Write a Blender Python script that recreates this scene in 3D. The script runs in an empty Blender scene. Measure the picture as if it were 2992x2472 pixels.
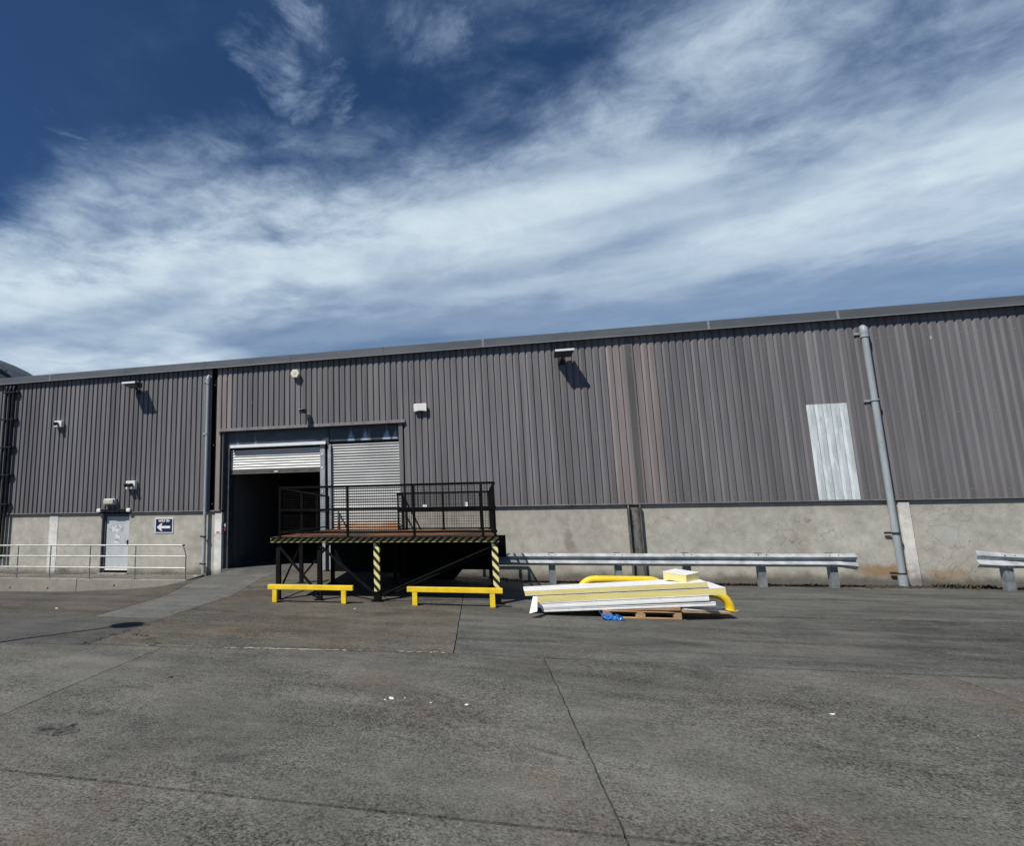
import bpy, bmesh, math, random
from mathutils import Vector, Matrix, noise

random.seed(7)
scene = bpy.context.scene
COL = scene.collection
R = math.radians

# ------------------------------------------------------------------ camera
cam_d = bpy.data.cameras.new("camera")
cam = bpy.data.objects.new("camera", cam_d)
COL.objects.link(cam)
yaw, pitch, roll = R(-12.7736), R(8.4795), R(-0.7889)
fwd0 = Vector((math.sin(yaw), math.cos(yaw), 0)); right0 = Vector((math.cos(yaw), -math.sin(yaw), 0)); up0 = Vector((0, 0, 1))
fwd = fwd0 * math.cos(pitch) + up0 * math.sin(pitch)
upv = -fwd0 * math.sin(pitch) + up0 * math.cos(pitch)
cr = right0 * math.cos(roll) + upv * math.sin(roll)
cu = -right0 * math.sin(roll) + upv * math.cos(roll)
M = Matrix((cr, cu, -fwd)).transposed().to_4x4()
M.translation = Vector((0, -18.4, 1.84))
cam.matrix_world = M
cam_d.sensor_fit = 'HORIZONTAL'
cam_d.sensor_width = 36.0
cam_d.lens = 1600.0 / 2992.0 * 36.0
cam_d.shift_x = (1496 - 1025.87) / 2992
cam_d.shift_y = (1266.04 - 1236) / 2992
cam_d.clip_start = 0.05
cam_d.clip_end = 3000
scene.camera = cam

# ------------------------------------------------------------------ light
SUN_EL, SUN_ROT = R(51.3), R(217.2)
LD = Vector((0.76, 1.0, -1.57)).normalized()      # the way the light travels
sun_d = bpy.data.lights.new("sun", 'SUN')
sun_d.energy = 5.0
sun_d.angle = R(0.5)
sun_d.color = (1.0, 0.955, 0.88)
sun = bpy.data.objects.new("sun", sun_d)
COL.objects.link(sun)
sun.rotation_euler = LD.to_track_quat('-Z', 'Y').to_euler()
sun.location = (-20, -30, 40)

world = bpy.data.worlds.new("World")
scene.world = world
world.use_nodes = True
wn, wl = world.node_tree.nodes, world.node_tree.links
for n in list(wn):
    wn.remove(n)


def wnode(t, **kw):
    n = wn.new(t)
    for k, v in kw.items():
        setattr(n, k, v)
    return n


def wmath(op, a, b=None, c=None, clamp=False):
    n = wnode('ShaderNodeMath', operation=op)
    n.use_clamp = clamp
    for i, x in enumerate((a, b, c)):
        if x is None:
            continue
        if isinstance(x, (int, float)):
            n.inputs[i].default_value = x
        else:
            wl.new(x, n.inputs[i])
    return n.outputs[0]


def wsmooth(x, a, b, o0=0.0, o1=1.0):
    n = wnode('ShaderNodeMapRange', interpolation_type='SMOOTHSTEP')
    n.inputs['From Min'].default_value = a
    n.inputs['From Max'].default_value = b
    n.inputs['To Min'].default_value = o0
    n.inputs['To Max'].default_value = o1
    wl.new(x, n.inputs['Value'])
    return n.outputs['Result']


sky = wnode('ShaderNodeTexSky', sky_type='NISHITA')
sky.sun_disc = False
sky.sun_elevation = SUN_EL
sky.sun_rotation = SUN_ROT
sky.altitude = 0
sky.air_density = 1.0
sky.dust_density = 0.2
sky.ozone_density = 3.0
bg = wnode('ShaderNodeBackground')
bg.inputs['Strength'].default_value = 0.05
wout = wnode('ShaderNodeOutputWorld')
# high thin cloud, laid out on a flat cloud layer (u, v) far overhead
tc = wnode('ShaderNodeTexCoord')
sep = wnode('ShaderNodeSeparateXYZ')
wl.new(tc.outputs['Generated'], sep.inputs[0])
zc = wmath('MAXIMUM', sep.outputs['Z'], 0.035)
u_ = wmath('DIVIDE', sep.outputs['X'], zc)
v_ = wmath('DIVIDE', sep.outputs['Y'], zc)


def wnoise(su, sv, scale, detail, rough, off=(0, 0, 0), dist=0.0, rot=0.0):
    cb = wnode('ShaderNodeCombineXYZ')
    wl.new(u_, cb.inputs[0]); wl.new(v_, cb.inputs[1])
    rt = wnode('ShaderNodeMapping')
    rt.inputs['Rotation'].default_value = (0, 0, rot)
    wl.new(cb.outputs[0], rt.inputs[0])
    mp = wnode('ShaderNodeMapping')
    mp.inputs['Scale'].default_value = (su, sv, 1)
    mp.inputs['Location'].default_value = off
    wl.new(rt.outputs[0], mp.inputs[0])
    nz = wnode('ShaderNodeTexNoise')
    nz.inputs['Scale'].default_value = scale
    nz.inputs['Detail'].default_value = detail
    nz.inputs['Roughness'].default_value = rough
    nz.inputs['Distortion'].default_value = dist
    wl.new(mp.outputs[0], nz.inputs['Vector'])
    return nz.outputs['Fac']


big = wnoise(0.8, 0.9, 1.0, 2, 0.5, (1.9, 9.2, 0))
lump = wnoise(1.0, 1.25, 1.35, 10, 0.60, (14.4, 3.3, 0), 0.15, R(14))
streak = wnoise(0.50, 1.5, 1.2, 3, 0.45, (7.7, 12.9, 0), 0.2, R(14))
fine = wnoise(1.0, 1.2, 4.2, 10, 0.66, (7.3, 0.2, 0), 0.45, R(-40))
wisp = wnoise(1.4, 0.9, 3.6, 9, 0.62, (4.9, 1.4, 0), 0.3, R(-20))
vw = wmath('ADD', v_, wmath('MULTIPLY', u_, 0.10))
vw = wmath('ADD', vw, wmath('MULTIPLY', wmath('SUBTRACT', big, 0.5), 0.9))
vw = wmath('ADD', vw, wmath('MULTIPLY', wmath('SUBTRACT', lump, 0.5), 1.1))
vw = wmath('ADD', vw, wmath('MULTIPLY', wmath('SUBTRACT', fine, 0.5), 0.5))
band = wsmooth(vw, 1.0, 1.72)
fade = wsmooth(wmath('ADD', v_, wmath('MULTIPLY', wmath('SUBTRACT', lump, 0.5), 2.0)), 2.1, 2.9, 1.0, 0.46)
fade = wmath('MAXIMUM', fade, wsmooth(u_, -1.7, -0.9, 0.95, 0.0))
mod = wmath('MULTIPLY', wsmooth(streak, 0.33, 0.56, 0.70, 1.0), wsmooth(lump, 0.34, 0.56, 0.80, 1.0))
mod = wmath('ADD', mod, wmath('MULTIPLY', wmath('SUBTRACT', fine, 0.5), 0.34))
den = wmath('MULTIPLY', wmath('MULTIPLY', band, fade), mod)
veil = wmath('MULTIPLY', wsmooth(lump, 0.42, 0.66), wsmooth(fine, 0.38, 0.62, 0.10, 0.36))
veil = wmath('MULTIPLY', veil, wsmooth(wmath('ADD', u_, v_), -0.2, 1.3))
den = wmath('MAXIMUM', den, veil)
# small torn wisps high up ahead of the bank
for wu, wv, wr, wk in ((-0.34, 1.00, 0.20, 0.46), (-0.36, 1.19, 0.13, 0.40), (-0.06, 1.03, 0.26, 0.34), (-1.02, 1.26, 0.22, 0.45)):
    du, dv = wmath('SUBTRACT', u_, wu), wmath('SUBTRACT', v_, wv)
    dd = wmath('SQRT', wmath('ADD', wmath('MULTIPLY', wmath('MULTIPLY', du, du), 2.4), wmath('MULTIPLY', dv, dv)))
    dd = wmath('ADD', dd, wmath('MULTIPLY', wmath('SUBTRACT', fine, 0.5), 0.9))
    den = wmath('MAXIMUM', den, wmath('MULTIPLY', wsmooth(dd, 0.0, wr, wk, 0.0), wsmooth(wisp, 0.40, 0.66, 0.06, 1.0)))
den = wmath('MULTIPLY', wmath('MULTIPLY', den, 0.97, clamp=True), wsmooth(sep.outputs['Z'], 0.03, 0.14))
mixs = wnode('ShaderNodeMix', data_type='RGBA')
wl.new(den, mixs.inputs['Factor'])
skyc = wnode('ShaderNodeMix', data_type='RGBA', blend_type='MULTIPLY')
skyc.inputs['Factor'].default_value = 1.0
skyc.inputs['B'].default_value = (0.58, 0.90, 1.22, 1)
wl.new(sky.outputs[0], skyc.inputs['A'])
wl.new(skyc.outputs['Result'], mixs.inputs['A'])
cloudc = wnode('ShaderNodeMix', data_type='RGBA')
wl.new(den, cloudc.inputs['Factor'])
cloudc.inputs['A'].default_value = (7.2, 10.4, 15.6, 1)
cloudc.inputs['B'].default_value = (13.4, 15.9, 17.8, 1)
wl.new(cloudc.outputs['Result'], mixs.inputs['B'])
wl.new(mixs.outputs['Result'], bg.inputs['Color'])
wl.new(bg.outputs[0], wout.inputs['Surface'])

scene.view_settings.view_transform = 'Standard'
scene.view_settings.look = 'None'
scene.view_settings.gamma = 1.0
scene.view_settings.exposure = -0.1
scene.view_settings.use_curve_mapping = False
scene.render.engine = 'CYCLES'
scene.cycles.max_bounces = 6

# ------------------------------------------------------------------ helpers: materials


class NT:
    def __init__(s, name):
        s.m = bpy.data.materials.new(name)
        s.m.use_nodes = True
        s.n, s.l = s.m.node_tree.nodes, s.m.node_tree.links
        s.b = s.n['Principled BSDF']
        s.P = s.n.new('ShaderNodeNewGeometry').outputs['Position']   # placed by where it stands, so no two sheets or slats repeat

    def node(s, t, **kw):
        n = s.n.new(t)
        for k, v in kw.items():
            setattr(n, k, v)
        return n

    def set(s, sock, v):
        if isinstance(v, (int, float, tuple)):
            if isinstance(v, tuple) and len(v) == 3 and sock.type == 'RGBA':
                v = (*v, 1)
            sock.default_value = v
        else:
            s.l.new(v, sock)

    def math(s, op, a, b=0.0, c=0.0, clamp=False):
        n = s.node('ShaderNodeMath', operation=op)
        n.use_clamp = clamp
        for i, x in enumerate((a, b, c)):
            s.set(n.inputs[i], x)
        return n.outputs[0]

    def noise(s, scale, detail=4, rough=0.55, stretch=(1, 1, 1), dist=0.0, off=(0, 0, 0), vec=None):
        mp = s.node('ShaderNodeMapping')
        mp.inputs['Scale'].default_value = stretch
        mp.inputs['Location'].default_value = off
        s.l.new(vec or s.P, mp.inputs[0])
        n = s.node('ShaderNodeTexNoise')
        n.inputs['Scale'].default_value = scale
        n.inputs['Detail'].default_value = detail
        n.inputs['Roughness'].default_value = rough
        n.inputs['Distortion'].default_value = dist
        s.l.new(mp.outputs[0], n.inputs['Vector'])
        return n.outputs['Fac']

    def vor(s, scale, feature='F1', stretch=(1, 1, 1), out='Distance', vec=None):
        mp = s.node('ShaderNodeMapping')
        mp.inputs['Scale'].default_value = stretch
        s.l.new(vec or s.P, mp.inputs[0])
        n = s.node('ShaderNodeTexVoronoi', feature=feature)
        n.inputs['Scale'].default_value = scale
        s.l.new(mp.outputs[0], n.inputs['Vector'])
        return n.outputs[out]

    def ss(s, x, a, b, o0=0.0, o1=1.0):
        n = s.node('ShaderNodeMapRange', interpolation_type='SMOOTHSTEP')
        s.set(n.inputs['Value'], x)
        n.inputs['From Min'].default_value = a
        n.inputs['From Max'].default_value = b
        n.inputs['To Min'].default_value = o0
        n.inputs['To Max'].default_value = o1
        return n.outputs['Result']

    def mix(s, f, a, b, mode='MIX'):
        n = s.node('ShaderNodeMix', data_type='RGBA', blend_type=mode)
        s.set(n.inputs['Factor'], f)
        s.set(n.inputs['A'], a)
        s.set(n.inputs['B'], b)
        return n.outputs['Result']

    def xyz(s):
        n = s.node('ShaderNodeSeparateXYZ')
        s.l.new(s.P, n.inputs[0])
        return n.outputs

    def rnd(s):
        return s.node('ShaderNodeObjectInfo').outputs['Random']

    def bump(s, h, strength=0.3, dist=0.01):
        n = s.node('ShaderNodeBump')
        n.inputs['Strength'].default_value = strength
        n.inputs['Distance'].default_value = dist
        s.l.new(h, n.inputs['Height'])
        s.l.new(n.outputs[0], s.b.inputs['Normal'])

    def fin(s, col=None, rough=None, metal=None, spec=None):
        if col is not None:
            s.set(s.b.inputs['Base Color'], col)
        if rough is not None:
            s.set(s.b.inputs['Roughness'], rough)
        if metal is not None:
            s.set(s.b.inputs['Metallic'], metal)
        if spec is not None:
            s.set(s.b.inputs['Specular IOR Level'], spec)
        return s.m


def grey(n, c, k):
    """colour c scaled by factor socket/number k"""
    return n.mix(1.0, c, k, 'MULTIPLY')


def scaled(n, c, f):
    cb = n.node('ShaderNodeCombineColor')
    for i in range(3):
        n.l.new(n.math('MULTIPLY', f, c[i]), cb.inputs[i])
    return cb.outputs[0]


def simple(name, c, rough=0.6, metal=0.0, var=0.25, scale=6.0, bump=0.15, dirt=None, dirt_amt=0.35, spec=0.4, stretch=(1, 1, 1)):
    n = NT(name)
    a = n.noise(scale, 6, 0.6, stretch)
    b = n.noise(scale * 9, 3, 0.6)
    f = n.math('ADD', n.ss(a, 0.3, 0.7, 1 - var, 1 + var * 0.5), n.math('MULTIPLY', n.math('SUBTRACT', b, 0.5), var))
    col = scaled(n, c, f)
    if dirt:
        d = n.ss(n.noise(scale * 2.3, 8, 0.7, off=(5, 3, 1)), 0.52, 0.68, 0, dirt_amt)
        col = n.mix(d, col, dirt)
    n.bump(b, bump, 0.004)
    return n.fin(col, n.ss(a, 0.3, 0.7, max(rough - 0.1, 0.05), min(rough + 0.1, 1)), metal, spec)


# ---- ground concrete / asphalt
def ground_mat(name, base, warm, streak_amt, seed, aggregate=0.5):
    n = NT(name)
    o = n.xyz()
    big = n.noise(0.28, 5, 0.6, off=(seed, 0, 0))
    mid = n.noise(1.6, 7, 0.62, off=(0, seed, 0), dist=0.4)
    fine = n.noise(46, 5, 0.66)
    fmed = n.noise(13, 5, 0.62, dist=0.3)
    rough_ = n.ss(n.noise(0.8, 4, 0.6, off=(seed, 4, 4)), 0.36, 0.60, 0.75, 1.35)
    grit = n.noise(85, 3, 0.7)
    st = n.noise(1.2, 6, 0.6, (0.22, 1.9, 1), off=(seed, 2, 0), dist=0.6)
    f = n.math('ADD', n.ss(big, 0.3, 0.7, 0.80, 1.18), n.math('MULTIPLY', n.math('SUBTRACT', mid, 0.5), 1.0))
    f = n.math('ADD', f, n.math('MULTIPLY', n.math('SUBTRACT', st, 0.5), streak_amt))
    g = n.math('ADD', n.math('MULTIPLY', n.math('SUBTRACT', fine, 0.5), 3.0 * aggregate / 0.5), n.math('MULTIPLY', n.math('SUBTRACT', grit, 0.5), aggregate * 3.0))
    g = n.math('ADD', g, n.math('MULTIPLY', n.math('SUBTRACT', fmed, 0.5), 1.1))
    f = n.math('ADD', f, n.math('MULTIPLY', g, rough_))
    # wide arcs left by turning lorries
    dx = n.math('SUBTRACT', o['X'], -9.0)
    dy = n.math('SUBTRACT', o['Y'], -34.0)
    rr = n.math('SQRT', n.math('ADD', n.math('MULTIPLY', dx, dx), n.math('MULTIPLY', dy, dy)))
    cb = n.node('ShaderNodeCombineXYZ')
    n.l.new(rr, cb.inputs[0])
    n.l.new(n.math('ARCTAN2', dy, dx), cb.inputs[1])
    arcs = n.noise(1.0, 6, 0.62, (2.2, 1.6, 1), off=(seed, 0, 0), dist=0.25, vec=cb.outputs[0])
    f = n.math('ADD', f, n.math('MULTIPLY', n.math('SUBTRACT', arcs, 0.5), 0.85))
    f = n.math('MULTIPLY', n.math('MAXIMUM', f, 0.18), n.ss(n.rnd(), 0, 1, 0.93, 1.07))
    col = scaled(n, base, f)
    w = n.ss(n.noise(0.55, 6, 0.65, off=(seed * 2, 5, 0)), 0.5, 0.72, 0, warm)
    col = n.mix(w, col, scaled(n, (0.125, 0.088, 0.055), f))
    # oil and rubber stains
    stn = n.ss(n.noise(0.9, 4, 0.55, (1, 1.3, 1), off=(2, seed * 3, 0), dist=0.8), 0.60, 0.74, 0, 0.42)
    col = n.mix(stn, col, scaled(n, (0.035, 0.034, 0.034), f))
    # skid and scrub marks, short dark strokes at a slant
    sk = n.node('ShaderNodeMapping')
    sk.inputs['Rotation'].default_value = (0, 0, R(28))
    n.l.new(n.P, sk.inputs[0])
    skn = n.noise(2.6, 4, 0.55, (0.35, 3.2, 1), off=(seed * 1.7, 3, 0), vec=sk.outputs[0])
    skm = n.math('MULTIPLY', n.ss(skn, 0.64, 0.72, 0, 0.55), n.ss(n.noise(0.5, 2, off=(seed, 7, 2)), 0.48, 0.58))
    col = n.mix(skm, col, scaled(n, (0.045, 0.044, 0.043), f))
    # pale scuffs and scrapes
    sc = n.math('MULTIPLY', n.ss(n.noise(2.3, 9, 0.75, (0.5, 3.5, 1), off=(seed, 9, 0), dist=0.5), 0.60, 0.74), n.ss(big, 0.40, 0.6, 0.1, 0.55))
    col = n.mix(sc, col, (0.21, 0.205, 0.195))
    speck = n.ss(n.vor(9.0), 0.035, 0.06, 0.7, 0)
    speck = n.math('MULTIPLY', speck, n.ss(n.noise(2.0, 2), 0.58, 0.63, 0, 0.6))
    col = n.mix(speck, col, (0.26, 0.25, 0.24))
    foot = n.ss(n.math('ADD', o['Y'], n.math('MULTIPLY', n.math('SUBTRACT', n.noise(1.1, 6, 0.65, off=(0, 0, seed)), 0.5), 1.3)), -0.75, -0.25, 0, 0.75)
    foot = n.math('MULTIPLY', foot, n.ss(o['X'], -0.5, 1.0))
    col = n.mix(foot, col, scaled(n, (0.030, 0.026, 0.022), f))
    pit = n.ss(n.noise(30, 4, 0.6, off=(seed, 1, 7)), 0.29, 0.37, 0.75, 0)
    col = n.mix(pit, col, (0.022, 0.021, 0.02))
    h = n.math('ADD', n.math('MULTIPLY', fine, 0.9), n.math('MULTIPLY', grit, 0.6))
    n.bump(h, 0.45, 0.012)
    return n.fin(col, n.ss(mid, 0.3, 0.7, 0.72, 0.92), 0.0, 0.3)


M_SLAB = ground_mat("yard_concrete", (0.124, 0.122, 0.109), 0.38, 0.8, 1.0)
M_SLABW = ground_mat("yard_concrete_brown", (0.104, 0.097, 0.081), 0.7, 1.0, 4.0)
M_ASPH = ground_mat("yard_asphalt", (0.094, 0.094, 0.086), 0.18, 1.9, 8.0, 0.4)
M_DRIVE = ground_mat("drive_asphalt", (0.090, 0.090, 0.084), 0.15, 0.45, 12.0, 0.25)
M_PATCH = ground_mat("drive_patch", (0.118, 0.118, 0.110), 0.15, 0.6, 16.0, 0.28)
M_BASE = ground_mat("ground_base", (0.048, 0.046, 0.042), 0.3, 0.2, 20.0)
M_WALK = ground_mat("walkway_concrete", (0.19, 0.18, 0.16), 0.4, 0.2, 24.0)


# ---- corrugated cladding
def cladding_mat(name, fade=0.0, c=(0.161, 0.156, 0.163), pink=(0.250, 0.214, 0.212)):
    n = NT(name)
    o = n.xyz()
    st = n.noise(2.2, 6, 0.6, (2.2, 1, 0.10))
    st2 = n.noise(9.0, 4, 0.6, (3.0, 1, 0.05), off=(4, 0, 0))
    fine = n.noise(40, 3, 0.6)
    f = n.math('ADD', n.ss(st, 0.25, 0.75, 0.80, 1.15), n.math('MULTIPLY', n.math('SUBTRACT', st2, 0.5), 0.26))
    f = n.math('ADD', f, n.math('MULTIPLY', n.math('SUBTRACT', fine, 0.5), 0.18))
    f = n.math('MULTIPLY', f, n.ss(n.rnd(), 0.0, 1.0, 0.92, 1.08))
    wn_ = n.node('ShaderNodeTexWhiteNoise', noise_dimensions='1D')
    n.l.new(n.math('ADD', n.math('FLOOR', n.math('DIVIDE', o['X'], 0.205)), n.math('MULTIPLY', n.rnd(), 91.0)), wn_.inputs['W'])
    f = n.math('MULTIPLY', f, n.ss(wn_.outputs['Value'], 0.0, 1.0, 0.90, 1.10))
    col = scaled(n, c, f)
    pk = n.ss(n.noise(1.6, 5, 0.6, (2.6, 1, 0.12), off=(11, 0, 0)), 0.55 - 0.35 * fade, 0.85 - 0.35 * fade, 0, 0.25 + 0.67 * fade)
    col = n.mix(pk, col, scaled(n, pink, f))
    # bird lime and bare scratches
    sp = n.ss(n.vor(1.35, stretch=(1, 1, 0.6)), 0.028, 0.05, 0.85, 0)
    sp = n.math('MULTIPLY', sp, n.ss(n.noise(0.8, 2, off=(3, 3, 3)), 0.52, 0.6))
    col = n.mix(sp, col, (0.55, 0.54, 0.52))
    # run-off at the foot of the sheets
    dz = n.math('MULTIPLY', n.ss(o['Z'], 2.06, 2.9, 1, 0), n.ss(st2, 0.4, 0.65, 0, 0.35))
    col = n.mix(dz, col, (0.11, 0.085, 0.07))
    n.bump(n.noise(3.0, 3, 0.5, (1, 1, 0.4)), 0.10, 0.02)
    return n.fin(col, n.ss(st, 0.3, 0.7, 0.42, 0.6), 0.0, 0.35)


M_CLAD = cladding_mat("cladding_grey")
M_CLADF = cladding_mat("cladding_faded", 1.0)
M_CLADD = cladding_mat("cladding_cover", 0.0, (0.105, 0.104, 0.102), (0.13, 0.125, 0.12))
M_FLASH = cladding_mat("cladding_trim", 0.35)
M_FASC = simple("fascia_grey", (0.115, 0.125, 0.140), 0.45, 0, 0.10, 1.5, 0.03, dirt=(0.09, 0.09, 0.095), stretch=(0.4, 1, 3))
M_FASCL = simple("fascia_lip", (0.26, 0.27, 0.28), 0.5, 0, 0.15)
M_PATCHP = None


def patch_mat():
    n = NT("patch_pale_paint")
    st = n.noise(3.0, 7, 0.65, (2.0, 1, 0.35), dist=0.5)
    w = n.noise(6.0, 5, 0.6, (2.6, 1, 0.3), off=(3, 0, 2))
    col = n.mix(n.ss(st, 0.35, 0.65), (0.46, 0.51, 0.53), (0.66, 0.71, 0.73))
    col = n.mix(n.ss(w, 0.60, 0.68, 0, 0.75), col, (0.78, 0.80, 0.80))
    return n.fin(col, 0.6, 0, 0.3)


M_PATCHP = patch_mat()


# ---- wall concrete
def wall_mat(name, c, crack=0.5, dirt=1.0):
    n = NT(name)
    o = n.xyz()
    big = n.noise(0.7, 6, 0.6, off=(2, 0, 5))
    mid = n.noise(4.0, 7, 0.65)
    fine = n.noise(38, 5, 0.7)
    f = n.math('ADD', n.ss(big, 0.3, 0.7, 0.86, 1.10), n.math('MULTIPLY', n.math('SUBTRACT', mid, 0.5), 0.8))
    f = n.math('ADD', f, n.math('MULTIPLY', n.math('SUBTRACT', fine, 0.5), 0.75))
    col = scaled(n, c, f)
    col = n.mix(n.ss(n.noise(1.1, 6, 0.6, (1, 1, 0.5), off=(7, 1, 0)), 0.52, 0.72, 0, 0.45), col, scaled(n, (c[0] * 0.82, c[1] * 0.72, c[2] * 0.66), f))
    # pale salts and patches
    col = n.mix(n.ss(n.noise(1.7, 8, 0.7, off=(1, 4, 9)), 0.62, 0.72, 0, 0.4), col, scaled(n, (0.55, 0.54, 0.51), f))
    # splash zone: grime along the foot
    zz = n.math('ADD', o['Z'], n.math('MULTIPLY', n.math('SUBTRACT', n.noise(1.4, 6, 0.65, off=(0, 8, 0)), 0.5), 0.55))
    col = n.mix(n.ss(zz, -0.22, 0.12, 0.8 * dirt, 0), col, (0.085, 0.075, 0.062))
    # orange run-off by the right downpipe, red-brown streak left of the steel column
    def blob(x0, z0, rx, rz, amt):
        dx = n.math('DIVIDE', n.math('SUBTRACT', o['X'], x0), rx)
        dzz = n.math('DIVIDE', n.math('SUBTRACT', o['Z'], z0), rz)
        d = n.math('SQRT', n.math('ADD', n.math('MULTIPLY', dx, dx), n.math('MULTIPLY', dzz, dzz)))
        d = n.math('ADD', d, n.math('MULTIPLY', n.math('SUBTRACT', mid, 0.5), 1.4))
        return n.ss(d, 0.35, 1.1, amt, 0)
    col = n.mix(blob(10.9, 0.10, 0.75, 0.22, 0.75), col, (0.30, 0.17, 0.07))
    col = n.mix(blob(12.3, 0.02, 0.6, 0.22, 0.6), col, (0.33, 0.21, 0.12))
    col = n.mix(blob(2.75, 0.85, 0.16, 0.6, 0.5), col, (0.20, 0.14, 0.12))
    col = n.mix(blob(12.55, 1.1, 0.35, 0.3, 0.4), col, (0.50, 0.50, 0.49))
    col = n.mix(n.ss(o['Z'], 1.62, 1.95, 0, 0.22), col, (0.25, 0.19, 0.15))
    # map cracks
    wv = n.node('ShaderNodeMix', data_type='VECTOR')
    nv = n.node('ShaderNodeTexNoise')
    nv.inputs['Scale'].default_value = 1.6
    n.l.new(n.P, nv.inputs['Vector'])
    va = n.node('ShaderNodeVectorMath', operation='ADD')
    n.l.new(n.P, va.inputs[0]); n.l.new(nv.outputs['Color'], va.inputs[1])
    e = n.vor(2.2, 'DISTANCE_TO_EDGE', vec=va.outputs[0])
    cm = n.math('MULTIPLY', n.ss(e, 0.006, 0.022, 1, 0), n.ss(n.noise(0.55, 3, off=(3, 0, 1)), 0.50, 0.60, 0, crack))
    cm = n.math('MULTIPLY', cm, n.ss(o['X'], 3.0, 6.0, 0.25, 1.0))
    col = n.mix(cm, col, (0.14, 0.12, 0.10))
    n.bump(n.math('ADD', fine, n.math('MULTIPLY', mid, 0.8)), 0.5, 0.012)
    return n.fin(col, 0.9, 0, 0.2)


M_WALL = wall_mat("wall_concrete", (0.455, 0.44, 0.385))
M_PIL = wall_mat("pilaster_concrete", (0.70, 0.69, 0.65), 0.1, 0.9)
M_KERB = wall_mat("kerb_concrete", (0.42, 0.40, 0.35), 0.3, 0.5)
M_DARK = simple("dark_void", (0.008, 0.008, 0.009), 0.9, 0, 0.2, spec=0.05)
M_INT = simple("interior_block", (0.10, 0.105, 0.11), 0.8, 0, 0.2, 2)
M_ROOF = simple("roof_sheet", (0.16, 0.17, 0.18), 0.6, 0, 0.2)
M_DKSTEEL = simple("dark_grey_steel", (0.060, 0.070, 0.080), 0.45, 0.0, 0.3, 3, 0.1, dirt=(0.10, 0.11, 0.12), dirt_amt=0.3)
M_GRSTEEL = simple("grey_painted_steel", (0.36, 0.39, 0.42), 0.5, 0.0, 0.2, 4, 0.1, dirt=(0.20, 0.20, 0.20))
M_LINTEL = simple("pale_lintel", (0.80, 0.84, 0.88), 0.5, 0, 0.08, 3, 0.05)


def header_mat():
    n = NT("header_panel")
    o = n.xyz()
    a = n.noise(2.5, 6, 0.65, (1, 1, 2))
    col = scaled(n, (0.060, 0.068, 0.078), n.ss(a, 0.3, 0.7, 0.75, 1.3))
    # pale wash-marks rising from the lower edge like flames
    m = None
    wob = n.math('MULTIPLY', n.math('SUBTRACT', n.noise(7, 4, 0.6), 0.5), 0.14)
    for c, w, k in ((-8.5, 0.05, 0.35), (-7.8, 0.07, 0.3), (-4.22, 0.15, 0.8), (-3.72, 0.14, 0.9), (-3.58, 0.07, 0.6), (-2.95, 0.16, 0.95), (-2.66, 0.10, 0.7)):
        h = n.ss(o['Z'], 4.40, 4.86, 1.0, 0.0)
        d = n.math('SUBTRACT', n.math('MULTIPLY', h, w), n.math('ABSOLUTE', n.math('SUBTRACT', n.math('ADD', o['X'], wob), c)))
        q = n.ss(d, -0.03, 0.06, 0, k)
        m = q if m is None else n.math('MAXIMUM', m, q)
    col = n.mix(m, col, (0.40, 0.52, 0.66))
    return n.fin(col, 0.4, 0, 0.5)


M_HEAD = header_mat()


def shutter_mat(c, name):
    n = NT(name)
    a = n.noise(1.1, 6, 0.6, (0.8, 1, 1.5))
    sc = n.noise(14, 6, 0.7, (0.25, 1, 4))
    col = scaled(n, c, n.math('ADD', n.ss(a, 0.3, 0.7, 0.90, 1.08), n.math('MULTIPLY', n.math('SUBTRACT', sc, 0.5), 0.15)))
    return n.fin(col, n.ss(sc, 0.3, 0.7, 0.34, 0.42), 0.25, 0.5)


def shutter_reflection_mat():
    n = NT("galvanised_slats_deck_reflection")
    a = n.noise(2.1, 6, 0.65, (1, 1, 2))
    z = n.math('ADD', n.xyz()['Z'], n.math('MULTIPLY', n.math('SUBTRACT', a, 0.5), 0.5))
    col = n.mix(n.ss(z, 1.30, 1.78, 1.0, 0.0), (0.43, 0.435, 0.42), (0.29, 0.12, 0.028))  # orange reflection of the rusty deck, painted into the lower slats
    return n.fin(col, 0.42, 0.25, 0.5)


M_SHUT = shutter_mat((0.64, 0.645, 0.62), "galvanised_slats")
M_SHUTG = shutter_mat((0.43, 0.44, 0.435), "galvanised_slats_dull")
M_SHUTR = shutter_reflection_mat()
M_BOTBAR = simple("shutter_bottom_bar", (0.12, 0.105, 0.09), 0.5, 0.3, 0.3, 4, 0.1, dirt=(0.2, 0.19, 0.17))


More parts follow.
